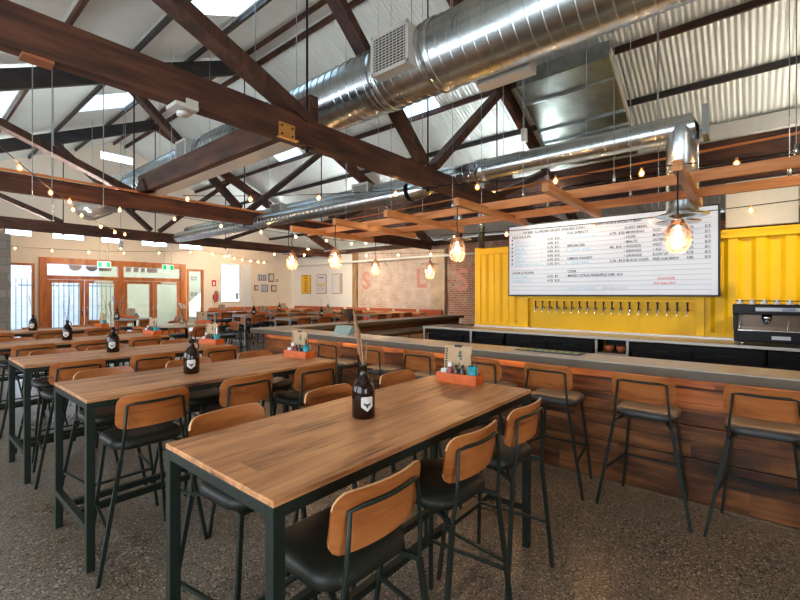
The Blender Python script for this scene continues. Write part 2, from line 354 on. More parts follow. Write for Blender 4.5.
# entrance door set
d = MB()
for x0, x1 in ((3.0,3.2),(5.2,5.36),(7.36,7.55)): d.box(x0, x1, YB-.06, YB+.14, 0, 2.88)
d.box(3.2,5.2,YB-.06,YB+.14,2.68,2.88).box(5.36,7.36,YB-.06,YB+.14,2.68,2.88)
d.box(3.2,5.2,YB-.05,YB+.12,2.17,2.30).box(5.36,7.36,YB-.05,YB+.12,2.17,2.30)
df = struct(d.build('trim_1', M['frame_wood'], bevel=.006))
MB().box(3.2,5.2,YB+.03,YB+.04,2.30,2.68).box(5.36,7.36,YB+.03,YB+.04,2.30,2.68).build('transom_pane', M['glass'], df)
dn = 1
for x0, x1 in ((3.2,4.2),(4.2,5.2),(5.36,6.36),(6.36,7.36)):
    m = MB().box(x0+.01,x0+.13,YB-.02,YB+.04,.02,2.16).box(x1-.13,x1-.01,YB-.02,YB+.04,.02,2.16).box(x0+.13,x1-.13,YB-.02,YB+.04,2.06,2.16).box(x0+.13,x1-.13,YB-.02,YB+.04,.02,.3)
    o = struct(m.build('door_%d' % dn, M['frame_wood'], bevel=.004))
    MB().box(x0+.13,x1-.13,YB+.0,YB+.012,.3,2.06).build('pane', M['glass'], o)
    hx = x1-.07 if dn % 2 else x0+.07
    MB().tube([(hx,YB-.02,.95),(hx,YB-.08,.95),(hx,YB-.08,1.25),(hx,YB-.02,1.25)], .012, 6).build('door_handle', M['chrome'], o)
    if dn in (2, 4): MB().box(x1-.75, x1-.2, YB-.12, YB-.02, 2.07, 2.15).build('door_closer', M['cream'], o)
    dn += 1
# scalloped lettering backs on the transom glass
def text(name, s, size, mat, loc, rot, parent=None, ext=.002, ax='LEFT', bold=0, sx=1):
    cu = bpy.data.curves.new(name, 'FONT'); cu.body = s; cu.size = size; cu.extrude = ext; cu.align_x = ax; cu.offset = bold
    cu.resolution_u = 3
    o = bpy.data.objects.new(name, cu); C.objects.link(o)
    bpy.context.view_layer.update()
    dg = bpy.context.evaluated_depsgraph_get(); me = bpy.data.meshes.new_from_object(o.evaluated_get(dg))
    bpy.data.objects.remove(o); n = bpy.data.objects.new(name, me); C.objects.link(n)
    me.materials.clear(); me.materials.append(mat)
    n.location = loc; n.rotation_euler = rot; n.scale = (sx, 1, 1)
    if parent: n.parent = parent
    return n
m = MB()
for cx, w in ((3.95,.36),(4.42,.36)):
    pts = [(cx-w/2, 2.66)] + [(cx - w/2*math.cos(PI*i/10), 2.64-.17*math.sin(PI*i/10)) for i in range(11)] + [(cx+w/2, 2.66)]
    n = len(pts); m.add([(x, YB+.02, z) for x, z in pts] + [(x, YB+.028, z) for x, z in pts], [tuple(range(n)), tuple(range(2*n-1, n-1, -1))] + [(i, n+i, n+(i+1) % n, (i+1) % n) for i in range(n)])
for x0, x1 in ((4.62,5.0),(5.45,5.62),(5.70,5.86),(5.95,6.08),(6.15,6.5)): m.box(x0, x1, YB+.02, YB+.028, 2.50, 2.66)
m.build('window_lettering', plain('grey_vinyl_lettering', (.40,.32,.32), .6), df)
m = MB()
for z in (2.35,2.25,1.7,1.62): 
    for x in (7.78,7.92): m.box(x, x+.09, YB+.02, YB+.026, z, z+.05)
m.build('window_sticker', plain('dark_vinyl_lettering', (.15,.08,.15), .6), w2)
# left wall (beyond the frame) with window openings, rear wall behind the camera
lh = [(-.2,3.2,.9,3.3),(4.6,8.0,.9,3.3),(9.2,12.6,.9,3.3)]
struct(holed_wall('wall_left', M['wallcream'], 'x', XL-.2, YF, YB, lambda a: 3.62, lh, .2))
fh = [(-1.8,.6,.8,3.0)]
struct(holed_wall('wall_front', M['wallcream'], 'y', YF-.2, XL, XR, lambda a: rz_(a)-.04, fh, .2))
for h in lh:
    m = MB(); 
    for y in (h[0], (h[0]+h[1])/2, h[1]): m.box(XL-.13, XL-.05, y-.03, y+.03, h[2], h[3])
    m.box(XL-.13, XL-.05, h[0], h[1], h[2]-.03, h[2]+.03).box(XL-.13, XL-.05, h[0], h[1], h[3]-.03, h[3]+.03)
    struct(m.build('window_%d' % win, M['frame_wood'])); win += 1
# right wall: white section, brick section, redder brick
rw = struct(MB().box(XR, XR+.2, 12.95, YB+.2, 0, 3.62).build('wall_right', M['wallwhite']))
MB().box(XR, XR+.2, 8.9, 12.95, 0, 3.62).build('brick_section', M['brick'], rw)
MB().box(XR, XR+.2, YF, 8.9, 0, 3.62).build('brick_section', M['brickside'], rw)
pw = plain('faded_red_wall_paint', (.60,.27,.22), .85, var=.2, nscale=12)
for s_, y, z, sz in (('S',12.62,1.92,1.0),('L',9.75,1.95,1.0),('S',7.95,1.84,1.05)):
    text('painted_letter', s_, sz, pw, (XR-.002, y, z), (PI/2, 0, -PI/2), rw, ext=.0015, bold=.03)
MB().box(XR-.12, XR, 12.86, 13.1, 0, 3.6).build('timber_post', M['post'], rw, bevel=.01)
MB().box(XR-.16, XR, 8.35, 8.95, 0, 3.3).build('painted_pilaster', plain('bare_plaster', (.50,.38,.27), .85, var=.2, nscale=3), rw, bevel=.01)
struct(MB().box(XR-.15, XR+.1, YF, YB, 3.45, 3.62).build('trim_2', M['beamy']))
# block pier near the entrance
blk = MB().box(XL, 1.87, 14.0, 14.2, 0, 3.17).build('wall_side', M['block']); struct(blk)

# roof: real corrugated sheets, left and right slopes, skylights left out of the sheet
PX_L = [-2.75,-1.98,-.8,.38,1.57,2.76,3.95,5.2]
PX_R = [5.2,6.6,7.94,9.05,10.3,11.4,12.95]
skyl = [(2.76,3.95,11.3,12.7),(2.76,3.95,5.6,6.95),(.38,1.57,10.6,12.4),(7.2,7.94,5.4,6.6),(7.2,8.0,10.4,11.6)]
def corr(mb, x0, x1, y0, y1, lift=0, pitch=.084, amp=.011, spp=8):
    n = max(2, int(round((y1-y0)/pitch*spp))); vs = []; fs = []
    for i in range(n+1):
        y = y0 + (y1-y0)*i/n; a = amp*math.sin(2*PI*y/pitch)
        vs += [(x0, y, rz_(x0)+a+lift), (x1, y, rz_(x1)+a+lift)]
    for i in range(n): fs.append((2*i, 2*i+1, 2*i+3, 2*i+2))
    mb.add(vs, fs, True)
def slope(name, xs):
    mb = MB(); xs = sorted(set(xs + [v for s in skyl for v in s[:2] if xs[0] < v < xs[-1]]))
    ys = sorted(set([YF-.3, YB+.3] + [v for s in skyl for v in s[2:]]))
    for i in range(len(xs)-1):
        run = None; mx = (xs[i]+xs[i+1])/2
        for j in range(len(ys)-1):
            my = (ys[j]+ys[j+1])/2
            hole = any(s[0] < mx < s[1] and s[2] < my < s[3] for s in skyl)
            if hole:
                if run is not None: corr(mb, xs[i], xs[i+1], run, ys[j]); run = None
            elif run is None: run = ys[j]
        if run is not None: corr(mb, xs[i], xs[i+1], run, ys[-1])
    return struct(mb.build(name, M['roof']))
ceil = slope('ceiling', PX_L)
cr_ = slope('ceiling.001', PX_R)
for i, s in enumerate(skyl):
    mb = MB(); corr(mb, s[0]-.03, s[1]+.03, s[2]-.03, s[3]+.03, lift=.012)
    o = struct(mb.build('window_%d' % win, M['skysheet'])); win += 1
MB().box(5.05,5.35,YF,YB,7.10,7.14).build('trim_3', M['cream'])['kind'] = 'structure'

# purlins
pgl = 'timber purlins under the roof sheeting'
for i, x in enumerate([-1.98,-.8,.38,1.57,2.76,3.95,5.06]):
    z = rz_(x) - .075
    o = MB().beam((x, YF, z), (x, YB, z), .05, .11).build('roof_purlin', M['rafter'] if i % 3 else M['beamy'])
    tag(o, ['lowest purlin of the left roof slope','dark purlin of the left roof slope third from the lower edge','dark purlin of the left roof slope lying over the block pier','brown purlin of the left roof slope fourth below the ridge','dark purlin of the left roof slope third below the ridge','dark purlin of the left roof slope next below the ridge','black purlin on the left side of the ridge'][i], 'purlin', pgl)
    if i > 1:
        mb = MB(); mb.beam((x-.04, YF, z+.05), (x-.04, YB, z+.05), .03, .03); mb.build('pale_batten', M['cream'], o)
for i, x in enumerate([5.42,6.6,7.94,9.05,10.3,11.4]):
    z = rz_(x) - .075
    o = MB().beam((x, YF, z), (x, YB, z), .05, .11).build('roof_purlin', M['rafter'] if i % 2 else M['beamy'])
    tag(o, ['brown purlin on the right side of the ridge','dark purlin of the right roof slope next below the ridge','brown purlin of the right roof slope behind the big duct','dark purlin of the right roof slope above the slim duct','brown purlin of the right roof slope at the box gutter','lowest dark purlin above the yellow container'][i], 'purlin', pgl)

# roof trusses
def truss(Yc, label):
    t = thing('roof_truss', label, 'roof truss', (5.2, Yc, 3.3), group='timber roof trusses')
    zc = .15
    MB().box(-7.55, 7.35, -.065, .065, 0, .30).build('bottom_chord', M['beam'], t, bevel=.012)
    # rafters: pair of top chords
    hz = lambda x: rz_(5.2+x) - 3.3 - .13 - .15
    MB().beam((-7.5,0,hz(-7.5)), (0,0,hz(0)), .12, .30).build('rafter', M['rafter'], t, bevel=.01)
    MB().beam((7.4,0,hz(7.4)), (0,0,hz(0)), .12, .30).build('rafter', M['beam'], t, bevel=.01)
    for s in (-1, 1):
        MB().beam((s*.12,0,.34), (s*2.45,0,hz(2.45)-.1), .12, .19, (0,1,0)).build('strut', M['beamz'], t, bevel=.008)
        MB().beam((s*2.3,0,.30), (s*4.85,0,hz(4.85)-.05), .12, .20, (0,1,0)).build('strut', M['beamz'], t, bevel=.008)
        MB().tube([(s*2.27,0,-.05), (s*2.27,0,hz(2.3))], .013, 6).build('tie_rod', M['black'], t)
        MB().tube([(s*4.9,0,-.05), (s*4.9,0,hz(4.9))], .013, 6).build('tie_rod', M['black'], t)
    MB().tube([(0,0,-.05), (0,0,hz(0))], .013, 6).build('tie_rod', M['black'], t)
    for x in (-2.27, 0, 2.27):
        MB().box(x-.05, x+.05, -.05, .05, -.012, 0).lathe([(0,-.05),(.022,-.05),(.022,-.012),(0,-.012)], (x,0,0), 6).build('rod_washer', M['black'], t)
    for s in (-1, 1):
        a_, b_ = (-7.2, -5.25) if s < 0 and abs(Yc-3.765) < .1 else (s*3.6-1.6, s*3.6+1.6)
        u = MB().box(a_, b_, .065, .145, .20, .235).build('added_uplight_batten', M['white'], t)  # uplights added behind the chords to brighten the roof sheeting
        MB().box(a_+.05, b_-.05, .08, .13, .235, .245).build('added_uplight_tube', M['fill_uplight_warm' if Yc < 0 else 'fill_uplight'], u)
    return t
truss(-1.45, 'unseen timber roof truss behind the camera, added to carry uplights')  # never in view, added to hold the warm roof uplights
t1 = truss(3.765, 'nearest timber roof truss crossing the top left of the photo')
# plates on the near truss
m = MB().box(2.52-5.2, 2.71-5.2, -.078, -.065, .0, .155)
m.box(2.50-5.2, 2.73-5.2, -.12, -.065, -.012, 0)
p = m.build('brass_bracket', M['bronze'], t1)
m = MB()
for x in (2.55, 2.68):
    for z in (.035, .12): m.lathe([(0,-.086),(.012,-.086),(.012,-.078)], (x-5.2,0,z), 8, 'y')
m.build('bolt', M['ink'], p)
MB().box(.55-5.2, .72-5.2, -.06, .06, -.02, 0).build('underside_plate', plain('rusty_plate', (.35,.12,.05), .5, .4), t1)
m = MB().box(1.49-5.2, 1.68-5.2, -.13, .06, -.045, -.012); m.box(1.60-5.2, 1.70-5.2, -.078, -.065, -.012, .06)
m.lathe([(0,-.085),(.05,-.085),(.05,-.055)], (1.59-5.2,-.03,0), 12); m.build('underside_shoe', M['cream'], t1)
truss(8.98, 'second timber roof truss, hung with string lights')
truss(14.15, 'farthest timber roof truss just before the entrance wall')
# timber corbel blocks on truss two + long beam between trusses
tr = thing('longitudinal_beam', 'dark timber beam running between the first two trusses below the big duct', 'beam', (3.15, 6.4, 3.6))
MB().box(-.15, -.03, -2.6, 2.6, 0, .34).build('timber_side', M['beamy'], tr, bevel=.01)
MB().box(-.03, .22, -2.6, 2.6, 0, .03).build('soffit_sheet', M['cream'], tr)
for y in (-2.35, 2.3):
    MB().add([(-.20,y-.22,0),(.02,y-.22,0),(.02,y+.3,0),(-.20,y+.3,0),(-.20,y-.02,.24),(.02,y-.02,.24),(.02,y+.1,.24),(-.20,y+.1,.24)], [(3,2,1,0),(4,5,6,7),(0,1,5,4),(1,2,6,5),(2,3,7,6),(3,0,4,7)]).build('end_block', M['beamy'], tr, bevel=.01)

# ------------------------------------------------------------------ ducts
def spiral(mb, x, z, r, y0, y1, pitch=.13, rib=.006, n=48):
    prof = []; y = y0
    while y < y1:
        prof += [(r, y), (r, y+.003), (r, y+pitch-.015), (r, y+pitch-.012), (r+rib, y+pitch-.010), (r+rib, y+pitch-.003)]; y += pitch
    vs = []; k = len(prof)                       # seams wind as a helix
    for rr, yy in prof:
        for j in range(n+1):
            t = 2*PI*j/n; vs.append((x+rr*math.cos(t), yy+pitch*j/n, z-rr*math.sin(t)))
    mb.add(vs, [(i*(n+1)+j, i*(n+1)+j+1, (i+1)*(n+1)+j+1, (i+1)*(n+1)+j) for i in range(k-1) for j in range(n)], True)
DX, DZ, DR = 3.78, 4.26, .358
du = thing('spiral_duct', 'large shiny spiral ventilation duct across the top of the photo', 'duct', (DX, 0, DZ))
mb = MB(); spiral(mb, 0, 0, DR, -2.6, 15.2); mb.lathe([(0,15.2),(DR,15.2)], (0,0,0), 40, 'y'); mb.build('duct_body', M['galv'], du)
for y in (2.55, 3.3, 7.6, 11.2):
    MB().lathe([(DR+.004,y-.05),(DR+.016,y-.045),(DR+.016,y+.045),(DR+.004,y+.05)], (0,0,0), 40, 'y').build('joint_collar', M['galv'], du)
def ventbox(par, y, h, w, d, side=-1, r=DR):
    x0 = side*(r*.55); x1 = side*(r + d); a, c = sorted((x0, x1))
    o = MB().box(a, c, y-w/2, y+w/2, -h/2, h/2).build('vent_box', M['cream'] , par, bevel=.004)
    o['label'] = 'cream side vent box with a louvred grille'
    m = MB(); xf = x1
    m.box(min(xf, xf+side*.012), max(xf, xf+side*.012), y-w/2-.01, y+w/2+.01, -h/2-.01, -h/2+.025).box(min(xf, xf+side*.012), max(xf, xf+side*.012), y-w/2-.01, y+w/2+.01, h/2-.025, h/2+.01)
    m.box(min(xf, xf+side*.012), max(xf, xf+side*.012), y-w/2-.01, y-w/2+.025, -h/2, h/2).box(min(xf, xf+side*.012), max(xf, xf+side*.012), y+w/2-.025, y+w/2+.01, -h/2, h/2)
    n = int(h/.03)
    for i in range(1, n): z = -h/2 + h*i/n; m.box(min(xf, xf+side*.008), max(xf, xf+side*.008), y-w/2, y+w/2, z-.004, z+.004)
    n = int(w/.05)
    for i in range(1, n): yy = y-w/2 + w*i/n; m.box(min(xf, xf+side*.006), max(xf, xf+side*.006), yy-.003, yy+.003, -h/2, h/2)
    g = m.build('grille', M['cream'], o)
    MB().box(min(xf, xf+side*.002), max(xf, xf+side*.002), y-w/2+.02, y+w/2-.02, -h/2+.02, h/2-.02).build('grille_backing', plain('grille_shadow', (.16,.14,.12), .7) if 'gb' not in M else M['gb'], o)

ventbox(du, 2.92, .42, .50, .08); ventbox(du, 7.93, .42, .42, .08); ventbox(du, 11.6, .42, .42, .08)
o = MB().box(.30, .48, 1.7, 2.3, -.3, -.1).build('vent_box', M['cream'], du, bevel=.004)
# slim ducts over the bar
def hduct(name, label, x, z, r, y0, y1, pitch=.14):
    t = thing(name, label, 'duct', (x, 0, z)); mb = MB(); spiral(mb, 0, 0, r, y0, y1, pitch, .003, 32)
    mb.lathe([(0,y1),(r,y1)], (0,0,0), 28, 'y'); mb.lathe([(r,y0),(0,y0)], (0,0,0), 28, 'y'); mb.build('duct_body', M['galv'], t); return t
sd = hduct('spiral_duct', 'slim galvanised duct above the menu board with a round drop pipe', 6.0, 3.66, .155, .42, 13.5)
MB().lathe([(.158,3.2),(.175,3.21),(.175,3.34),(.158,3.35)], (0,0,0), 28, 'y').build('joint_collar', M['galv'], sd)
MB().box(-.16,.16,.36,.42,-.17,.17).build('end_flange', M['galv'], sd)
m = MB(); m.lathe([(.165,.0),(.165,-1.03),(.150,-1.03),(.150,0)], (0,.62,0), 28); m.lathe([(.001,0.13),(.12,.10),(.165,0)], (0,.62,0), 28); m.build('drop_pipe', M['galv'], sd)
MB().lathe([(.155,-1.0),(.27,-1.03),(.27,-1.04),(.15,-1.035)], (0,.62,0), 32).build('outlet_ring', M['galv'], sd)
ventbox(sd, 5.8, .32, .42, .06, r=.16); ventbox(sd, 8.6, .32, .42, .06, r=.16)
s2 = thing('spiral_duct', 'lower galvanised duct under the slim one, ending in an elbow', 'duct', (5.5, 0, 3.38))
mb = MB(); spiral(mb, 0, 0, .15, 4.3, 13.0, .14, .003, 32); mb.tube([(0,4.3,0),(.02,4.15,.02),(.12,4.02,.10),(.28,3.98,.2)], .15, 28); mb.build('duct_body', M['galv'], s2)
for y, lab in ((4.75,'left of the two thin vent pipes rising behind the container'),(5.4,'wider vent pipe rising left of the container against the brick')):
    pass
for (x, y, r, lab) in ((9.75,5.35,.085,'thin grey pipe rising behind the container at its left end'),(9.9,6.15,.12,'wide grey pipe rising left of the yellow container, against the brick')):
    tag(MB().lathe([(0,2.62),(r,2.62),(r,rz_(x)-.03),(0,rz_(x)-.03)], (x,y,0), 20).build('vent_pipe', M['galv']), lab, 'pipe')
# large rectangular folded sheet duct under the right roof slope
hd = thing('sheet_metal_duct', 'wide flat galvanised duct with folded seams below the right roof', 'duct', (8.8, 2.65, 0))
def rp(x, dz=-.14): return rz_(x)+dz
m = MB()
y0, y1 = -.85, .80
m.add([(-1.15,y0,rp(7.65)-.28),(1.1,y0,rp(9.9)-.28),(1.1,y1,rp(9.9)-.28),(-1.15,y1,rp(7.65)-.28),(-1.15,y0,rp(7.65)),(1.1,y0,rp(9.9)),(1.1,y1,rp(9.9)),(-1.15,y1,rp(7.65))], [(3,2,1,0),(4,5,6,7),(0,1,5,4),(1,2,6,5),(2,3,7,6),(3,0,4,7)])
m.build('duct_body', M['galvdull'], hd)
for x in (-.75,-.05,.28,.62): 
    z = rp(8.8+x)-.28; MB().beam((x,y0,z-.015),(x,y1,z-.015),.05,.05).build('folded_seam', M['galv'], hd)
MB().beam((-1.2,y0-.02,rp(7.6)-.24),(1.12,y0-.02,rp(9.92)-.24),.03,.14).build('edge_flange', M['cream'], hd)
# box gutter and dark timbers at the right
tag(MB().box(9.98, 10.12, -3, 4.6, rz_(10.05)-.34, rz_(10.05)-.06).build('box_gutter', M['cream'], bevel=.01), 'pale steel box gutter along the right roof above the container', 'gutter')
tag(MB().box(10.3, 10.5, -3, 12, 4.27, 4.68).build('eaves_beam', M['beamy'], bevel=.01), 'brown timber eaves beam behind the slim duct', 'beam', 'eaves beams')
tag(MB().box(10.95, 11.15, -3, 12, 4.0, 4.36).build('eaves_beam', M['beamy'], bevel=.01), 'dark lower eaves beam close to the brick wall', 'beam', 'eaves beams')
o = thing('wall_bracket_pipe', 'pale pipe on brackets running along the top of the brick wall', 'pipe', (12.45, 0, 3.05))
MB().tube([(0,4.5,0),(0,17,0)], .045, 10).build('pipe_run', M['white'], o)
for y in (8.2, 11.2, 14.5): MB().tube([(0,y,0),(.25,y,0)], .015, 6).tube([(0,y,0),(.25,y,-.25)], .01, 6).build('pipe_bracket', M['black'], o)
# duct hangers
hang = 'thin steel hanger rods'
def rod(x, y, z0, z1, lab, mat='galv', r=.005):
    tag(MB().tube([(x,y,z0),(x,y,z1)], r, 6).build('hanger_rod', M[mat]), lab, 'hanger rod', hang)
for y in (.3, 2.2, 5.6, 8.5, 11, 13.5):
    for s in (-1, 1): rod(DX+s*(DR+.01), y, DZ-.05, rz_(DX+s*(DR+.01))-.02, 'thin steel rod hanging the large duct')
for y in (.9, 1.75, 3.0, 4.9, 6.6, 9.5): rod(6.17, y, 3.6, rz_(6.17)-.02, 'thin steel rod hanging the slim duct over the bar')
rod(6.26, .9, 2.8, rz_(6.26)-.02, 'long thin rod in front of the right roof', r=.006)
for x, y in ((1.3,8.0),(1.6,8.4),(1.1,9.6),(2.0,10.4),(2.2,8.1)): rod(x, y, 3.1, rz_(x)-.02, 'long pale rod dropping from the left roof slope', r=.007)

# ------------------------------------------------------------------ trellis over the bar
tre = thing('timber_trellis', 'pale timber lattice hung above the bar', 'trellis', (0, 0, 2.75))
for x, y0, y1 in ((4.85,-1.8,6.2),(5.65,-1.8,6.2)):
    MB().box(x-.022, x+.022, y0, y1, 0, .10).build('long_rail', M['trely'], tre, bevel=.003)
for y in (-.6,.46,1.56,2.59,3.67,4.68,5.72):
    MB().box(4.13, 6.05, y-.035, y+.035, -.045, .045).build('cross_rail', M['trelx'], tre, bevel=.003)
for x in (4.85, 5.65):
    for y in (-.3, 1.1, 2.1, 3.1, 4.2, 5.2):
        m = MB().tube([(x,y,.1),(x,y,rz_(x)-2.8)], .004, 6); m.lathe([(0,.10),(.02,.10),(.012,.2),(0,.2)], (x,y,0), 8); m.build('suspension_wire', M['galv'], tre)
cd = thing('copper_conduit_run', 'slim copper coloured conduit behind the trellis', 'conduit', (0,0,0))
MB().tube([(7.6,-1.8,3.83),(7.6,8.6,3.62)], .018, 8).build('conduit_pipe', M['conduit'], cd)
cd = thing('copper_conduit_run', 'orange conduit clipped along the second truss', 'conduit', (0,0,0))
MB().tube([(-1,8.86,3.62),(10.6,8.86,3.60)], .022, 8).build('conduit_pipe', M['conduit'], cd)

# cage pendants
def pendant(loc, label, drop, s=1.0):
    t = thing('cage_pendant', label, 'pendant lamp', loc, group='caged glass pendants under the trellis'); t.scale = (s, s, s)
    m = MB().tube([(0,0,.15),(.012,0,.22),(-.008,0,.3),(.006,0,.4),(0,0,drop/s)], .006, 6); m.build('cord', M['black'], t)
    MB().lathe([(0,.185),(.02,.18),(.028,.15),(.045,.14),(.05,.105),(.045,.10),(0,.10)], n=16).build('lamp_cap', M['copper'], t)
    MB().lathe([(.04,.135),(.16,.118),(.165,.112),(.04,.128)], n=28).build('reflector_disc', M['chrome'], t)
    MB().lathe([(.045,.10),(.07,.085),(.085,.04),(.088,-.02),(.078,-.08),(.055,-.115),(.02,-.13),(.001,-.132)], n=24).build('glass_jar', M['lampglass'], t)
    MB().lathe([(.001,-.045),(.022,-.035),(.034,-.005),(.026,.035),(.014,.065),(.014,.10)], n=14).build('bulb', M['pbulb'], t)
    l = bpy.data.lights.new('pendant_lamp', 'POINT'); l.energy = 20; l.color = (1,.60,.30); l.shadow_soft_size = .03
    lo = bpy.data.objects.new('pendant_lamp', l); C.objects.link(lo); lo.parent = t; lo.location = (0,0,-.06)
    m = MB()
    for k in range(8):
        a = 2*PI*k/8; c, s_ = math.cos(a), math.sin(a)
        m.tube([(r*c, r*s_, z) for r, z in ((.05,.10),(.076,.085),(.092,.04),(.095,-.02),(.084,-.085),(.06,-.122),(.02,-.14))], .0016, 5)
    for r, z in ((.092,.04),(.0955,-.02),(.06,-.122)): m.tube([(r*math.cos(2*PI*k/24), r*math.sin(2*PI*k/24), z) for k in range(25)], .0022, 5, False)
    m.build('wire_cage', M['copper'], t)
    return t
for i, (x, y, z, lab) in enumerate(((4.15,.46,2.17,'large caged glass pendant in front of the menu board'),(4.15,2.59,2.20,'caged glass pendant in front of the left end of the yellow container'),
        (4.15,4.68,2.20,'caged glass pendant left of the painted letter S'),(4.15,5.72,2.22,'caged glass pendant in front of the yellow poster wall, farthest left'),
        (6.0,5.6,2.20,'small caged pendant before the whitewashed brick'),(6.0,4.30,2.10,'small caged pendant right of the painted letter L'))):
    pendant((x, y, z), lab, 2.75-z-.04)

# festoon strings
def catmull(a, b, sag, n):
    return [tuple(a[k] + (b[k]-a[k])*i/n - (sag*4*(i/n)*(1-i/n) if k == 2 else 0) for k in range(3)) for i in range(n+1)]
BULB = {}
def bulb_at(par, p, drop=.05):
    p = Vector(p)
    if 'b' not in BULB:
        o = MB().lathe([(.001,-.100),(.022,-.092),(.034,-.065),(.028,-.038),(.013,-.018)], n=12).build('light_bulb', M['glowglass'], par)
        MB().lathe([(.001,-.078),(.012,-.070),(.012,-.045),(.001,-.035)], n=8).build('filament', M['bulb'], o)
        s = MB().lathe([(.001,.01),(.014,.01),(.015,-.02),(.001,-.02)], n=8).build('socket', M['copper'], o)
        BULB['b'] = o; o.location = p
        return
    o = BULB['b'].copy(); C.objects.link(o); o.parent = par; o.location = p
    for ch in list(BULB['b'].children): s = ch.copy(); C.objects.link(s); s.parent = o
def festoon(label, spans, frac):
    """spans: [(a,b,sag,bulb count)]"""
    t = thing('string_lights', label, 'string lights', (0,0,0), group='festoon light strings')
    m = MB()
    for a, b_, sag, ts in spans:
        m.tube(catmull(a, b_, sag, 16), .006, 5)
        for q in ts:
            bulb_at(t, [a[k]+(b_[k]-a[k])*q - (sag*4*q*(1-q) if k == 2 else 0) for k in range(3)])
    m.build('light_cable', M['black'], t)
def ser(n, o=.5): return [(i+o)/n for i in range(n)]
festoon('string lights across the front of the trellis, in front of the menu board', [((4.86,3.35,3.20),(6.1,-.75,3.17),.03,[.13,.36,.58,.79])], 0)
festoon('string lights low along the front of the menu board', [((6.6,4.5,2.80),(6.6,-.9,2.78),.06,[.06,.25,.505,.64,.835])], 0)
festoon('string lights along the entrance wall above the doors', [((1.9,16.9,3.12),(7.9,16.9,3.45),.12,[.075,.22,.38,.55,.74,.93]),((7.9,16.9,3.45),(11.2,16.9,3.15),.06,[.14,.3,.43,.54,.66,.77,.86])], 0)
festoon('string lights from the left hand roof to the second truss', [((.7,6.3,3.35),(2.1,9.2,3.20),.02,[.22,.57,.93]),((2.1,9.2,3.20),(4.0,12.5,3.30),.1,[0.06,.35,.62,.85])], 0)
festoon('string lights along the near side of the second truss', [((1.7,8.75,3.30),(8.2,8.35,3.12),.05,[.03,.14,.28,.42,.56,.70,.84,.97])], 0)
festoon('string lights crossing the room below the near truss', [((3.0,7.05,3.28),(5.2,3.55,3.28),.05,[.02,.28,.55,.84])], 0)
festoon('string lights in front of the brick wall', [((7.9,12.7,3.1),(11.8,6.5,3.05),.08,ser(7))], 0)

# ------------------------------------------------------------------ furniture: tables
def high_table(x0, x1, y0, y1, label, mat='steel', H_=1.05, group='long high tables', foot=True):
    cx, cy = (x0+x1)/2, (y0+y1)/2; hx, hy = (x1-x0)/2, (y1-y0)/2
    t = thing('high_table', label, 'table', (cx, cy, 0), group=group)
    MB().box(-hx, hx, -hy, hy, H_-.022, H_).build('table_top', M['top'], t, bevel=.003)
    m = MB(); z0, z1 = H_-.062, H_-.022
    m.box(-hx, hx, -hy, -hy+.04, z0, z1).box(-hx, hx, hy-.04, hy, z0, z1).box(-hx, -hx+.04, -hy+.04, hy-.04, z0, z1).box(hx-.04, hx, -hy+.04, hy-.04, z0, z1)
    m.build('apron', M[mat], t, bevel=.002)
    for sx in (-1, 1):
        for sy in (-1, 1):
            xa, xb = sorted((sx*hx, sx*(hx-.045))); ya, yb = sorted((sy*hy, sy*(hy-.045)))
            MB().box(xa, xb, ya, yb, 0, z0).build('leg', M[mat], t, bevel=.002)
    if foot:
        for sx in (-1, 1):
            xa, xb = sorted((sx*hx, sx*(hx-.04))); MB().box(xa, xb, -hy+.045, hy-.045, .24, .28).build('end_rail', M[mat], t, bevel=.002)
        for y in (-.09, .09):
            MB().box(-hx+.04, hx-.04, y-.02, y+.02, .24, .28).build('foot_rail', M[mat], t, bevel=.002)
    return t
TY = [(1.13,1.93),(3.08,3.88),(4.95,5.75),(6.90,7.70),(9.27,10.05)]
tn = ['frontmost high table','second high table from the front','third high table from the front','fourth high table from the front','fifth high table, nearest the entrance doors']
for (a, b_), n in zip(TY, tn): high_table(.75, 2.74, a, b_, 'long timber topped ' + n)

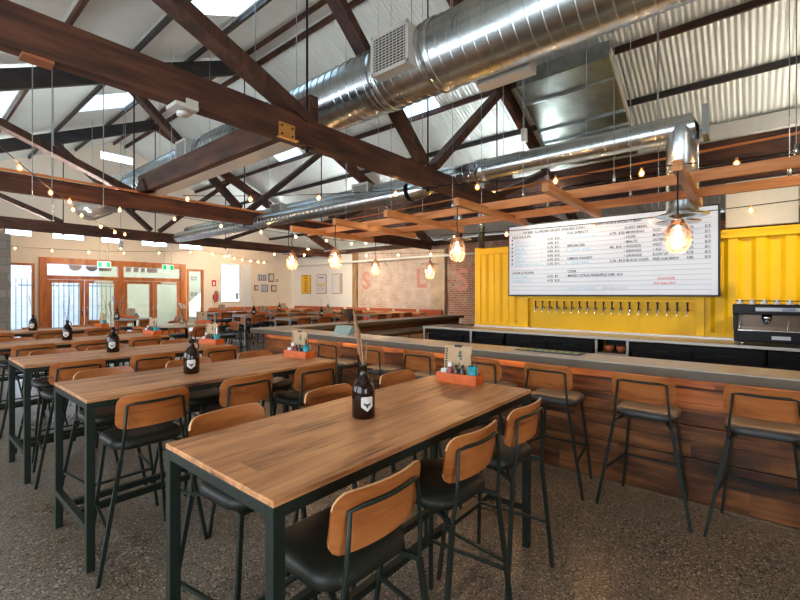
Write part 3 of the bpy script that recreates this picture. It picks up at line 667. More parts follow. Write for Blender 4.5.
# stool, facing +Y, origin on the floor below the seat
def make_stool(seatmat, label):
    t = thing('bar_stool', label, 'bar stool')
    m = MB(); pts = rrect(.42, .40, .11, 7); n = len(pts)
    rings = [(.90,.725),(1.0,.735),(1.015,.755),(.985,.778),(.86,.79),(.45,.784)]
    vs = []; 
    for k, z in rings: vs += [(x*k, y*k, z) for x, y in pts]
    fs = [(i*n+j, i*n+(j+1) % n, (i+1)*n+(j+1) % n, (i+1)*n+j) for i in range(len(rings)-1) for j in range(n)]
    fs += [tuple(range(n-1, -1, -1)), tuple(range((len(rings)-1)*n, len(rings)*n))]
    m.add(vs, fs, True); m.build('seat', seatmat, t)
    # backrest
    m = MB(); W, z0, z1, r, th = .213, .865, 1.075, .055, .012; nc = 16; nr = 4
    def P(x, z, o):
        y = -.232 - (z-.86)*.16 + .95*x*x*1.0
        ny = 1.9*x; L_ = math.hypot(1, ny); return (x + o*ny/L_, y - o/L_, z)
    cols = []
    for i in range(nc+1):
        x = -W*math.cos(PI*i/nc); e = W-abs(x); c = 0
        if e < r: c = r - math.sqrt(max(r*r-(r-e)**2, 0))
        cols.append((x, z0+c, z1-c))
    for o in (-th/2, th/2):
        m.add([P(x, a+(b2-a)*j/nr, o) for x, a, b2 in cols for j in range(nr+1)],
              [((i*(nr+1)+j, i*(nr+1)+j+1, (i+1)*(nr+1)+j+1, (i+1)*(nr+1)+j) if o < 0 else (i*(nr+1)+j, (i+1)*(nr+1)+j, (i+1)*(nr+1)+j+1, i*(nr+1)+j+1)) for i in range(nc) for j in range(nr)], True)
    m.m = 1
    for q in (1, 2):
        m.add([P(c[0], c[q], o) for c in cols for o in (-th/2, th/2)], [(2*i, 2*i+1, 2*i+3, 2*i+2) if q == 2 else (2*i, 2*i+2, 2*i+3, 2*i+1) for i in range(nc)], True)
    m.build('backrest', [M['ply'], M['plyedge']], t)
    # back frame behind the backrest
    def Q(x, z): 
        p = P(x, z, th/2+.009); return p
    node = {s: (s*.192, -.235, .70) for s in (-1, 1)}
    m = MB()
    top = [Q(-.160,1.015)] + [Q(-.12+.24*i/6,1.022) for i in range(7)] + [Q(.160,1.015)]
    m.tube([node[-1], (-.180,-.25,.84)] + top + [(.180,-.25,.84), node[1]], .009, 6)
    m.build('back_frame', M['steel'], t)
    for s in (-1, 1):
        MB().beam(node[s], (s*.315, -.255, 0), .022, .018).build('leg', M['steel'], t)
        MB().beam((s*.165,.16,.715), (s*.235,.215,0), .020, .018).build('leg', M['steel'], t)
    m = MB()
    for s in (-1, 1):
        m.beam(node[s], (s*.14,-.10,.718), .018, .018); m.beam((s*.14,-.10,.718), (s*.165,.16,.715), .018, .016)
    m.beam((-.165,.16,.712), (.165,.16,.712), .018, .016); m.beam((-.14,-.10,.716), (.14,-.10,.716), .018, .016)
    m.build('seat_frame', M['steel'], t)
    m = MB(); k = .36
    def at(a, b3, z): q = (a[2]-z)/(a[2]-b3[2]); return tuple(a[i]+(b3[i]-a[i])*q for i in range(3))
    fl = {s: at((s*.165,.16,.715), (s*.235,.215,0), .30) for s in (-1, 1)}; rl = {s: at(node[s], (s*.315,-.255,0), .30) for s in (-1, 1)}
    m.beam(fl[-1], fl[1], .02, .016); m.beam(rl[-1], fl[-1], .016, .016); m.beam(rl[1], fl[1], .016, .016)
    m.build('footrest', M['steel'], t)
    return t
proto = [None, None]
def stool(x, y, rz, label, kind=0, group=None, z=0):
    if proto[kind] is None: proto[kind] = make_stool(M['vinyl'] if kind == 0 else M['vinylblue'], label); o = proto[kind]
    else: o = dup(proto[kind], label=label)
    o.location = (x, y, z); o.rotation_euler.z = rz
    if group: o['group'] = group
    return o
ends = ['at its left end','in the middle','at its bar end']
tname = ['frontmost high table','second high table','third high table','fourth high table','fifth high table']
near = [[1.08,1.73,2.30],[1.07,1.72,2.38],[1.10,1.75,2.47],[1.12,1.71,2.36],[1.05,1.7,2.4]]
far = [[1.15,1.84,2.53],[1.12,1.80,2.50],[1.14,1.66,2.45],[1.1,1.75,2.4],[1.1,1.7,2.35]]
for k, (a, b_) in enumerate(TY):
    for i in range(3):
        j = random.uniform(-.012, .012); w = random.uniform(-.05, .05)
        stool(near[k][i], a+.07+j, w, 'bar stool on the near side of the %s, %s' % (tname[k], ends[i]), 0, 'bar stools at the long high tables')
        stool(far[k][i], b_-.03-j, PI-w, 'bar stool on the far side of the %s, %s' % (tname[k], ends[i]), 0, 'bar stools at the long high tables')
bl = ['at the far left of the row','second from the left of the row','third from the left of the row','fourth from the left of the row','fifth, beyond the front table corner','second from the right','cut by the right edge']
for i, y in enumerate((4.26,3.50,2.78,2.01,1.36,.63,-.07)):
    stool(3.885, y, -PI/2 + random.uniform(-.04,.04), 'bar stool drawn up to the long bar, ' + bl[i], 1, 'bar stools along the bar front')

# ------------------------------------------------------------------ table-top things
def make_bottle(label):
    t = thing('growler_bottle', label, 'bottle')
    MB().lathe([(.001,0),(.054,0),(.060,.008),(.060,.135),(.056,.16),(.040,.19),(.024,.215),(.018,.235),(.018,.262),(.021,.264),(.021,.275),(.015,.275),(.013,.26),(.001,.25)], n=28).build('bottle_body', M['amber'], t)
    MB().tube([(.020*math.cos(R(-50)), .020*math.sin(R(-50)), .25), (.045*math.cos(R(-50)), .045*math.sin(R(-50)), .248), (.058*math.cos(R(-50)), .058*math.sin(R(-50)), .225), (.050*math.cos(R(-50)), .050*math.sin(R(-50)), .195), (.040*math.cos(R(-50)), .040*math.sin(R(-50)), .19)], .006, 8).build('handle', M['amber'], t)
    def shell(outline, rad, z0, ang):
        n = len(outline); return [(rad*math.cos(R(ang)+x/rad), rad*math.sin(R(ang)+x/rad), z0+z) for x, z in outline]
    ang = 243
    def grid(mb, fz0, fz1, w, rad, z0, nx=10):
        vs = []; 
        for i in range(nx+1):
            x = -w/2 + w*i/nx; vs += [(rad*math.cos(R(ang)+x/rad), rad*math.sin(R(ang)+x/rad), z0+fz0(x)), (rad*math.cos(R(ang)+x/rad), rad*math.sin(R(ang)+x/rad), z0+fz1(x))]
        mb.add(vs, [(2*i, 2*i+2, 2*i+3, 2*i+1) for i in range(nx)], True)
    m = MB(); grid(m, lambda x: -.038+abs(x)*.75, lambda x: .036-.006*(abs(x) > .027), .064, .0606, .080); lb = m.build('label', M['label'], t)
    lb['label'] = 'pale shield shaped paper label'
    m = MB(); grid(m, lambda x: -.012+.55*abs(x)-(.008 if abs(x) < .004 else 0), lambda x: -.003+.75*abs(x)+(.004 if abs(x) < .004 else 0), .036, .0611, .078, 12); m.build('emblem', M['ink'], lb)
    return t
bot = None; BP = [(1.57,1.55),(1.55,3.48),(1.56,5.41),(1.56,7.32),(1.58,9.67)]
for i, p in enumerate(BP):
    lab = 'amber growler bottle with a shield label, standing on the ' + tname[i]
    if bot is None: bot = make_bottle(lab); o = bot
    else: o = dup(bot, label=lab)
    o.location = (*p, 1.05); o['group'] = 'growler bottles used as vases'
def reed(name, lab, base, pts, mats, cat='dried stem'):
    t = thing(name, lab, cat, base, group='dried stems in the growler bottles')
    for k, (pl, r0, r1, mt, nm) in enumerate(pts):
        MB().tube(pl, r0, 6, r1=r1).build(nm, M[mt], t)
    return t
def plume(t, pl, r, mt='reed'):
    n = len(pl); rr = [max(.002, r*math.sin(PI*(i+.35)/(n+.2))) * (1+.25*random.uniform(-1,1)) for i in range(n)]
    MB().tube(pl, rr, 7).build('seed_head', M[mt], t)
def lerp(a, b2, n, jit=0):
    return [tuple(a[k]+(b2[k]-a[k])*i/n + (random.uniform(-jit,jit) if 0 < i < n else 0) for k in range(3)) for i in range(n+1)]
# front bottle: two long brown plumes leaning left
t = thing('dried_plume', 'tall brown dried plume standing in the bottle on the frontmost high table', 'dried stem', (1.57,1.55,1.30), group='dried stems in the growler bottles')
MB().tube([(0,0,-.12),(-.002,.002,.0),(-.01,.012,.10)], .003, 6).build('stem', M['reedlight'], t)
plume(t, lerp((-.004,.004,.01),(-.034,.040,.33),18,.003), .0135)
MB().tube([(0,0,-.12),(.0,.0,.02),(-.02,.0,.16)], .0025, 6).build('stem', M['reedlight'], t)
plume(t, lerp((.006,-.004,.01),(.012,-.012,.14),7,.004), .008)
def branchy(i, lab, main, mt='reed', n=8, spread=.07, r=.0035, head=None, hmat='reed'):
    x, y = BP[i]; t = thing('dried_branch', lab, 'dried stem', (x,y,1.30), group='dried stems in the growler bottles')
    for j, (tip, hr) in enumerate(main):
        pl = [(0,0,-.15),(tip[0]*.1,tip[1]*.1,.03)] + lerp((tip[0]*.15,tip[1]*.15,.06), tip, 6, .008)
        MB().tube(pl, r, 5, r1=.0015).build('stem', M[mt], t)
        if hr: plume(t, lerp(tuple(c*.45 for c in tip), tip, 9, .004), hr, hmat)
    if n:
        m = MB()
        for j in range(n):
            tip, _ = random.choice(main); q = random.uniform(.35,1); p = Vector(tip)*q; e = p + Vector((random.uniform(-1,1),random.uniform(-1,1),random.uniform(.1,.8)))*spread
            m.tube([p, (p+e)/2+Vector((0,0,.005)), e], .0012, 4)
            if head: m.sphere(e, head, 6, 4)
        m.build('twigs', M[hmat], t)
branchy(1, 'long looped brown reed leaning left in the bottle on the second high table', [((-.075,.09,.33),.010),((-.05,.07,.27),.004)], n=0)
branchy(2, 'pale feathery dried stems in the bottle on the third high table', [((.09,-.10,.42),.010),((-.03,.03,.30),.006),((-.09,.10,.42),0)], n=18, spread=.06, head=.006)
branchy(3, 'thin bare twigs in the bottle on the fourth high table', [((.03,-.03,.40),.003),((-.04,.04,.26),0),((.02,-.02,.30),0)], n=14, spread=.07, mt='ink', hmat='purple', head=.005)
branchy(4, 'slim pale reeds in the bottle on the fifth high table', [((-.05,.06,.38),.006),((.0,.0,.30),.004)], n=0)

# condiment boxes with their contents
def box_set(x, y, rz, where, full=True, z=1.05):
    """orange open box running along local Y; things inside are separate"""
    q = Matrix.Rotation(rz, 4, 'Z')
    def at(a, b2, h): v = q @ Vector((a, b2, 0)); return (x+v.x, y+v.y, z+h)
    if 'box' not in TT:
        m = MB().box(-.065,.065,-.16,.16,0,.008).box(-.065,-.055,-.16,.16,.008,.07).box(.055,.065,-.16,.16,.008,.07).box(-.055,.055,-.16,-.15,.008,.07).box(-.055,.055,.15,.16,.008,.07)
        TT['box'] = tag(m.build('condiment_box', M['orange'], bevel=.002), '', 'box', 'orange timber condiment boxes')
        mn = thing('menu_holder', '', 'menu holder', group='kraft menus in the condiment boxes')
        m = MB(); m.add([(-.004,-.11,0),(.004,-.11,0),(.004,.11,0),(-.004,.11,0),(.021,-.11,.25),(.029,-.11,.25),(.029,.11,.25),(.021,.11,.25)], [(3,2,1,0),(4,5,6,7),(0,1,5,4),(1,2,6,5),(2,3,7,6),(3,0,4,7)]); m.build('menu_board', M['kraft'], mn)
        # print: hop-like drawing and side strip, on the face towards the front tables
        m = MB()
        for a, b2, w, h in ((-.02,.19,.024,.026),(-.02,.168,.038,.02),(-.028,.15,.022,.014),(-.016,.11,.014,.02)):
            sh = lambda zz: -.0055+.1*zz
            m.add([(sh(b2), a-w/2, b2), (sh(b2), a+w/2, b2), (sh(b2+h), a+w/2*.7, b2+h), (sh(b2+h), a-w/2*.7, b2+h)], [(0,3,2,1)])
        m.build('printed_drawing', plain('dark_green_print', (.05,.12,.10), .7), mn)
        m = MB()
        for k in range(12): b2 = .02+k*.018; m.add([(-.0055+.1*b2,.084,b2),(-.0055+.1*b2,.102,b2),(-.0055+.1*(b2+.011),.102,b2+.011),(-.0055+.1*(b2+.011),.084,b2+.011)], [(0,3,2,1)])
        m.build('printed_strip', M['ink'], mn)
        MB().box(.020,.030,-.03,.03,.225,.255).build('clip', M['ink'], mn)
        TT['menu'] = mn
        kb = thing('ketchup_bottle', '', 'sauce bottle', group='sauce bottles in the condiment boxes')
        MB().lathe([(.001,0),(.022,0),(.024,.01),(.022,.07),(.016,.095),(.014,.11)], n=16).build('bottle_body', M['red'], kb)
        MB().lathe([(.017,.105),(.018,.135),(.001,.138)], n=16).build('cap', M['white'], kb); TT['ketchup'] = kb
        sb = thing('dark_sauce_bottle', '', 'sauce bottle', group='sauce bottles in the condiment boxes')
        MB().lathe([(.001,0),(.019,0),(.019,.075),(.008,.095),(.008,.11),(.001,.11)], n=14).build('bottle_body', M['sauce'], sb)
        MB().lathe([(.010,.098),(.010,.118),(.001,.118)], n=12).build('cap', M['ink'], sb); TT['sauce'] = sb
        TT['tin'] = tag(MB().lathe([(.001,.004),(.034,.004),(.034,.0),(.035,.0),(.037,.118),(.034,.118),(.033,.01),(.001,.01)], n=18).build('cutlery_tin', M['teal']), '', 'tin', 'teal cutlery tins')
        k = thing('cutlery_bundle', '', 'cutlery', group='knives and forks standing in the teal tins')
        for a, b2 in ((.008,.012),(-.01,.0),(.0,-.012)):
            MB().beam((a*.6,b2*.6,.012),(a*2.2,b2*2.2,.19),.012,.003).build('knife', M['chrome'], k)
        TT['cut'] = k
        n_ = MB(); 
        for i in range(4): n_.add([(-.03+.012*i,-.03,.0),(-.02+.012*i,-.03,.0),(-.02+.012*i,.03,.0),(-.03+.012*i,.03,.0),(-.028+.014*i,-.022+.003*i,.075+.006*(i%2)),(-.018+.014*i,-.022,.07),(-.018+.014*i,.022,.08),(-.028+.014*i,.02,.082)], [(3,2,1,0),(4,5,6,7),(0,1,5,4),(1,2,6,5),(2,3,7,6),(3,0,4,7)])
        TT['nap'] = tag(n_.build('napkin_stack', M['white']), '', 'napkins', 'paper napkins in the condiment boxes')
        first = True
    else: first = False
    def put(k, a, b2, h, lab, r2=0):
        o = TT[k] if first else dup(TT[k])
        o.location = at(a, b2, h); o.rotation_euler.z = rz + r2; o['label'] = lab; return o
    put('box', 0, 0, 0, 'orange timber condiment box standing on the ' + where)
    put('menu', .012, .03, .009, 'kraft menu board in the orange box on the ' + where)
    if full:
        k = TT['sauce']
        put('ketchup', -.025, .065, .009, 'red ketchup bottle with a white cap in the orange box on the ' + where)
        a = put('sauce', -.025, .015, .009, 'dark sauce bottle next to the ketchup in the orange box on the ' + where)
        o = dup(TT['sauce'], label='dark sauce bottle beside the teal tin in the orange box on the ' + where); o.location = at(-.022, -.033, .009)
        o = dup(TT['sauce'], label='dark sauce bottle behind the others in the orange box on the ' + where); o.location = at(.028, -.02, .009)
        put('nap', .0, .12, .009, 'white paper napkins at the end of the orange box on the ' + where)
    put('tin', .0, -.105, .009, 'teal cutlery tin in the orange box on the ' + where)
    if full: put('cut', 0, -.105, .02, 'steel cutlery standing in the teal tin on the ' + where)
TT = {}
for i, (x, y) in enumerate(((2.63,1.62),(2.64,3.52),(2.62,5.32),(2.62,7.25),(2.62,9.75))):
    box_set(x, y, [.06,.10,.2,.15,0.1][i], tname[i], full=i < 4)

# ------------------------------------------------------------------ the bar
bar = thing('bar_counter', 'long L shaped bar counter with grey top and reclaimed timber front', 'bar counter', (3.97, 0, 0))
YC0, YC1 = -2.4, 6.66
m = MB(); m.prism([(0,YC0),(.47,YC0),(.47,6.18),(6.3,6.18),(6.3,6.66),(0,6.66)], 1.092, 1.10); m.build('counter_surface', M['counter'], bar)
m = MB(); m.prism([(0.002,YC0),(.468,YC0),(.468,6.182),(6.298,6.182),(6.298,6.658),(.002,6.658)], 1.02, 1.092); m.build('counter_edge', M['counteredge'], bar, bevel=.003)
rows = [(.0,.17,.02),(.17,.355,.0),(.355,.50,.012),(.50,.62,-.018),(.62,.80,.006),(.80,.925,.012),(.925,1.02,-.004)]
m = MB()
for z0, z1, o in rows: m.box(.17+o, .25, YC0, 6.5, z0+.004, z1)
m.box(.2,.24,YC0,6.5,0,1.02)
m.build('front_boards', M['barwood'], bar, bevel=.004)
m = MB()
for z0, z1, o in rows: m.box(.25, 6.2, 6.28+o*.5, 6.34, z0+.004, z1)
m.box(.25,6.2,6.46,6.5,0,1.02)
m.build('return_boards', M['barwoodx'], bar, bevel=.004)
MB().box(.15,.17,YC0,6.5,.0,.012).build('floor_strip', M['counteredge'], bar)
MB().box(.11,.15,YC0,6.4,1.008,1.02).build('light_strip', M['led'], bar)
# low working bench inside the return
ib = thing('back_bench', 'pale timber work bench along the inside of the bar return', 'bench', (7.6, 5.9, 0))
MB().box(-1.5,2.2,-.34,.33,.86,.90).build('worktop', M['counteredge'], ib, bevel=.004)
MB().box(-1.45,2.15,-.28,.33,.0,.86).build('carcass', M['darkcloth'], ib)
for x in (-1.4,-.5,.4,1.3): MB().box(x,x+.84,-.30,-.28,.08,.82).build('cabinet_door', plain('pale_ply_door', (.55,.38,.22), .5) if 'pd' not in M else M['pd'], ib, bevel=.004)
# POS terminal and glass tablet
o = thing('pos_terminal', 'black point of sale screen on the bar return', 'till', (6.02, 6.35, 1.10))
MB().lathe([(0,0),(.09,0),(.09,.012),(.0,.012)], n=20).tube([(0,0,.01),(.02,.02,.18)], .018, 8).build('stand', M['black'], o)
m = MB(); m.add([(-.19,.0,.11),(.19,.0,.11),(.19,.02,.12),(-.19,.02,.12),(-.21,.12,.37),(.21,.12,.37),(.21,.14,.36),(-.21,.14,.36)], [(3,2,1,0),(4,5,6,7),(0,1,5,4),(1,2,6,5),(2,3,7,6),(3,0,4,7)]); m.build('screen', M['black'], o)
o.rotation_euler.z = -.4; o.scale = (.7,.7,.75)
o = thing('glass_sneeze_stand', 'pale tilted glass display on the bar corner by the till', 'display stand', (4.22, 4.55, 1.10))
m = MB(); m.add([(-.11,-.22,.0),(.02,-.22,.0),(.02,.22,.0),(-.11,.22,.0),(-.02,-.25,.14),(.12,-.25,.14),(.12,.25,.14),(-.02,.25,.14)], [(3,2,1,0),(4,5,6,7),(0,1,5,4),(1,2,6,5),(2,3,7,6),(3,0,4,7)]); m.build('display_case', plain('pale_teal_glass', (.25,.36,.35), .12, 0), o, bevel=.006)
MB().box(-.13,-.11,-.22,.22,0,.01).build('display_base', M['silver'], o)
o.scale = (.8,.7,.9)
o = thing('bar_mat', 'dark glossy mat with a blue border on the bar counter', 'bar mat', (4.30, 1.58, 1.10))
MB().box(-.11,.11,-.33,.33,0,.008).build('rubber_mat', M['ink'], o, bevel=.003); MB().box(-.09,.06,-.31,.31,.008,.010).build('mat_print', M['laser'], o)

# back bar
bb = thing('back_bar_counter', 'long stainless steel worktop under the tap wall', 'worktop', (6.38, 0, 1.05))
MB().box(0,.62,-2.4,4.75,0,.04).build('steel_top', M['inox'], bb, bevel=.004)
MB().box(.56,.60,-2.4,3.96,.04,.07).build('upstand', M['inox'], bb)
for y in (4.72, 3.72): MB().box(.02,.06,y-.02,y+.02,-1.05,0).build('leg', M['inox'], bb)
fr = [(-2.35,-.16,'black glass door bar fridge below the espresso machine'),(-.13,1.25,'black glass door bar fridge right of the open shelf'),(1.73,3.10,'black glass door bar fridge below the left taps'),(3.13,4.66,'black bar fridge at the left end of the back bar')]
for y0, y1, lab in fr:
    t = thing('bar_fridge', lab, 'fridge', (6.44, (y0+y1)/2, 0), group='fridges below the back bar'); h = (y1-y0)/2
    MB().box(0.03,.54,-h,h,.06,1.03).build('fridge_body', M['black'], t, bevel=.004)
    for k in range(2):
        a = -h + k*h
        MB().box(0,.03,a+.01,a+h-.01,.10,.96).build('fridge_door', M['black'], t, bevel=.004)
        MB().box(-.004,0,a+.06,a+h-.06,.16,.90).build('door_glass', M['darkglass'], t)
        MB().box(-.018,-.005,a+h*.38,a+h*.62,.93,.94).build('handle', M['steel'], t)
t = thing('open_shelf_unit', 'narrow open steel shelf between the bar fridges', 'shelf', (6.42, 1.49, 0))
MB().box(0,.03,-.215,-.185,0,1.05).box(0,.03,.185,.215,0,1.05).build('post', M['inox'], t)
MB().box(0,.5,-.185,.185,.84,.86).build('shelf_board', M['inox'], t); MB().box(.48,.5,-.185,.185,0,1.05).build('shelf_back', M['darkcloth'], t)
for i, (x, y, z, l) in enumerate(((6.6,1.56,.861,'left'),(6.6,1.40,.861,'right'))):
    tag(MB().lathe([(.001,0),(.035,0),(.065,.05),(.068,.09),(.060,.09),(.03,.012),(.001,.012)], (x,y,z), 18).build('clay_bowl', M['tan']), '%s one of the two orange bowls on the open shelf under the back bar' % l, 'bowl', 'orange bowls under the back bar')

# container
ct = thing('shipping_container', 'yellow corrugated shipping container forming the tap wall', 'shipping container', (7.0, 0, 0))
def zig(y0, y1, x0, x1, p=.28):
    pts = []; y = y1
    while y > y0+1e-6:
        for dy, x in ((0,x0),(.07,x0),(.105,x1),(.175,x1),(.21,x0)):
            if y-dy*p/.21 >= y0: pts.append((x, y-dy*p/.21))
        y -= p
    pts.append((x0, y0)); out = []
    for q in pts:
        if not out or abs(out[-1][1]-q[1]) > 1e-5: out.append(q)
    return out
def corrwall(mb, y0, y1, z0, z1, x0=.02, x1=.056):
    pts = zig(y0, y1, x0, x1)
    mb.add([(x, y, z) for x, y in pts for z in (z0, z1)], [(2*i, 2*i+1, 2*i+3, 2*i+2) for i in range(len(pts)-1)])
m = MB(); corrwall(m, 3.0, 3.86, .16, 2.42); corrwall(m, -2.0, .50, .16, 2.42); corrwall(m, .50, 3.0, 1.64, 2.42)
m.box(.02,.06,.50,3.0,.16,1.10)
m.build('corrugated_side', M['yellow'], ct)
m = MB().box(0,.10,3.86,3.98,0,2.55).box(0,.10,-2.1,-2.0,0,2.55).box(-.01,.10,-2.0,3.86,2.42,2.52).box(0,.10,-2.0,3.86,0,.16)
m.box(.04,2.40,-2.1,3.98,2.50,2.54).box(2.34,2.44,3.86,3.98,0,2.5).box(2.34,2.4,-2.1,3.86,0,2.5)
m.build('container_frame', M['yellow'], ct, bevel=.006)
m = MB()
pts = [(x-.02, y) for x, y in []]
m.box(.1,2.34,3.90,3.94,.0,2.5); m.build('end_wall', M['yellow'], ct)
m = MB().box(-.02,.05,2.94,3.03,1.09,1.69).box(-.02,.05,.47,.56,1.09,1.69).box(-.02,.05,.56,2.94,1.62,1.69).box(.05,.058,.56,2.94,1.09,1.62)
m.build('tap_recess', M['yellow'], ct, bevel=.004)
MB().box(0,.02,-2.0,.47,1.12,1.18).box(0,.02,3.03,3.86,1.12,1.18).build('lower_rail', M['yellow'], ct)
tp = None; ntap = 19
for i in range(ntap):
    y = 2.80 - i*(2.80-.66)/(ntap-1)
    lab = 'small chrome beer tap with a black handle in the row on the yellow wall'
    if tp is None:
        tp = thing('beer_tap', lab, 'beer tap', group='beer taps on the yellow wall')
        MB().lathe([(.001,-.075),(.014,-.075),(.014,-.012),(.022,-.01),(.022,0),(.001,0)], n=12, axis='x').tube([(-.068,0,.005),(-.085,0,-.015),(-.088,0,-.06)], .009, 8).build('tap_body', M['chrome'], tp)
        MB().lathe([(.001,.0),(.008,.0),(.010,.05),(.013,.085),(.001,.09)], (-.06,0,.012), 10).build('tap_handle', M['ink'], tp); o = tp
    else: o = dup(tp)
    o.location = (7.05, y, 1.46); o.scale = (1.2,1.2,1.15)

# menu board
bd = thing('menu_board', 'wide white lightbox beer menu with rows of lettering above the taps', 'menu board', (6.93, 0, 0))
BY0, BY1, BZ0, BZ1 = .30, 3.25, 1.655, 2.87
MB().box(-.05,.06,BY0,BY1,BZ0,BZ1).build('board_frame', M['ink'], bd, bevel=.003)
MB().box(-.056,-.05,BY0+.022,BY1-.022,BZ0+.022,BZ1-.022).build('lightbox_face', M['boardlit'], bd)
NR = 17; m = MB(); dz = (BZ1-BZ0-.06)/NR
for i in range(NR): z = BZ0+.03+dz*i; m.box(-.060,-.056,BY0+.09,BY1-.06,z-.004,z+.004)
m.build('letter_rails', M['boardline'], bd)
RT = (PI/2, 0, -PI/2)
def row(i): return BZ1-.03-dz*(i+1)+.007
def T(s, y, r, mat='ink', size=.051, sx=.97): text('lettering', s, size, M[mat], (-.0605, y, row(r)), RT, bd, ext=.0008, bold=.0006, sx=sx)
T('TAP BEER  ALL BREWED ON SITE  AVAILABLE TODAY', 2.98, 1, size=.05, sx=.85); T('HAPPY HOUR & SPECIALTY BEERS', 1.82, .6, size=.046, sx=.9)
T('PALE ALE & IPA', 3.17, 2)
rowsL = [('XPA', '4.2%  $10'),('EXTRA PALE ALE', '5.0%  $11'),('RED IPA', '6.1%  $11'),('HAZY IPA', '5.8%  $12'),('PALE', '4.6%  $10'),('OAT IPA', '6.5%  $12'),('GREAT WHITE ALE', '5.5%  $11')]
for k, (a, b2) in enumerate(rowsL): T('\u2022', 3.19, 3+k, size=.11); T(a, 3.12, 3+k, 'blueink'); T('-', 2.66, 3+k); T(b2, 2.56, 3+k)
T('LAGER & PILSNER', 3.17, 11); T('\u2022', 3.18, 12); T('GF LAGER', 3.12, 12, 'blueink'); T('4.3%  $9', 2.56, 12); T('\u2022', 3.18, 13); T('WHEAT  PILS', 3.12, 13, 'blueink'); T('4.5%  $10', 2.56, 13)
T('FULL & MALTY', 2.24, 2); T('\u2022', 2.26, 3); T('STOUT  RED  ALE', 2.18, 3, 'blueink'); T('4.7%  $10', 1.62, 3)
T('SPECIALTIES', 2.24, 5); T('\u2022', 2.26, 6); T('SOUR  GOSE', 2.18, 6, 'blueink'); T('4%  $10', 1.62, 6)
T('LEMON SHANDY', 2.24, 8); T('\u2022', 2.26, 9); T('HALF  HALF', 2.18, 9, 'blueink'); T('2.2%  $9.5', 1.62, 9)
T('CIDER', 2.24, 11); T('\u2022 MIXED CITRUS PINEAPPLE 4.8%  $10', 2.26, 12)
T('GUEST BEERS', 1.42, 2)
for k, (a, b2) in enumerate([('MORNING','POST'),('HOPS','MONTE'),('MALTS','OUTBACK'),('WOODS','WEST'),('GRANGE','1 ALE'),('ORANGE','SLOW UP'),('BLACK HOPS','FREE AGE BREW')]):
    T('\u2022 '+a, 1.43, 3+k); T(b2, 1.06, 3+k, sx=.85); T('4.%d%%' % (k+2), .66, 3+k, sx=.8); T('$1%d' % (k % 3), .46, 3+k, sx=.8)
T('SCHOONER', 1.0, 13, 'signred', .04); T('POT AND PINT', 1.05, 14, 'signred', .04)
T('ASK FOR TASTERS', 2.22, 15, 'blueink'); T('NO SPLIT BILLS', 1.72, 15, 'boardline')

# espresso machine
es = thing('espresso_machine', 'black and chrome two group espresso machine at the right end', 'espresso machine', (6.62, -.33, 1.09))
MB().box(-.22,.26,-.50,.48,.04,.17).build('base', M['black'], es, bevel=.01)
MB().box(-.24,.26,-.50,.49,.36,.48).build('top_housing', M['black'], es, bevel=.012)
MB().box(.0,.26,-.50,.46,.17,.36).build('back_panel', plain('bronze_mirror_steel', (.10,.07,.05), .25, .8), es)
for y in (-.5,.44): MB().box(-.22,.26,y,y+.045,.17,.36).build('side_panel', M['black'], es, bevel=.006)
MB().box(-.23,-.02,-.45,.44,.17,.18).build('drip_tray', M['chrome'], es)
MB().box(-.247,-.24,-.35,.28,.40,.445).build('control_strip', M['silver'], es, bevel=.004)
MB().box(-.249,-.247,-.06,.05,.405,.440).build('display', plain('machine_display', (.25,.27,.38), .2), es)
MB().box(-.225,-.22,-.02,.14,.08,.12).build('badge', M['silver'], es)
for y in (.18,-.18):
    MB().lathe([(.001,.36),(.045,.36),(.05,.31),(.035,.29),(.001,.29)], (-.10,y,0), 18).build('group_head', M['chrome'], es)
    pf = MB().lathe([(.001,.29),(.036,.29),(.034,.265),(.012,.25),(.001,.25)], (-.10,y,0), 16).build('portafilter', M['chrome'], es)
    MB().tube([(-.13,y,.275),(-.20,y+.01,.268),(-.27,y+.015,.262)], .011, 8).build('portafilter_handle', M['ink'], pf)
for y in (.40,-.02): MB().tube([(-.20,y,.37),(-.22,y+.01,.34),(-.24,y+.03,.19)], .006, 6).build('steam_wand', M['chrome'], es)
MB().tube([(-.18,-.48,.52),(-.22,-.48,.52),(-.22,.46,.52),(.2,.46,.52)], .006, 6).build('cup_rail', M['black'], es)
for y in (-.4,.4):
    for x in (-.17,.2): MB().lathe([(.001,.0),(.02,.0),(.02,.042),(.001,.042)], (x,y,0), 10).build('foot', M['chrome'], es)
cup = None
for i in range(8):
    lab = 'white cup turned upside down in the row on top of the espresso machine'
    if cup is None: cup = tag(MB().lathe([(.032,0),(.034,.004),(.030,.03),(.020,.055),(.001,.056)], n=16).build('coffee_cup', M['white']), lab, 'cup', 'coffee cups on the espresso machine'); o = cup
    else: o = cup.copy(); C.objects.link(o)
    o.location = (6.42, .09-.108*i, 1.571)
tag(MB().box(7.35,7.9,-.48,.26,2.60,3.22).build('air_conditioner_box', M['cream'], bevel=.01), 'pale metal equipment box standing on the container roof', 'equipment box')
tag(MB().box(7.35,7.9,-1.6,-.52,2.545,3.0).build('air_conditioner_box', M['cream'], bevel=.01), 'lower pale metal box at the right edge on the container roof', 'equipment box')
tag(MB().box(7.4,7.85,-.42,.2,2.545,2.60).build('timber_skid', M['beamy']), 'timber skid under the pale equipment box', 'skid')

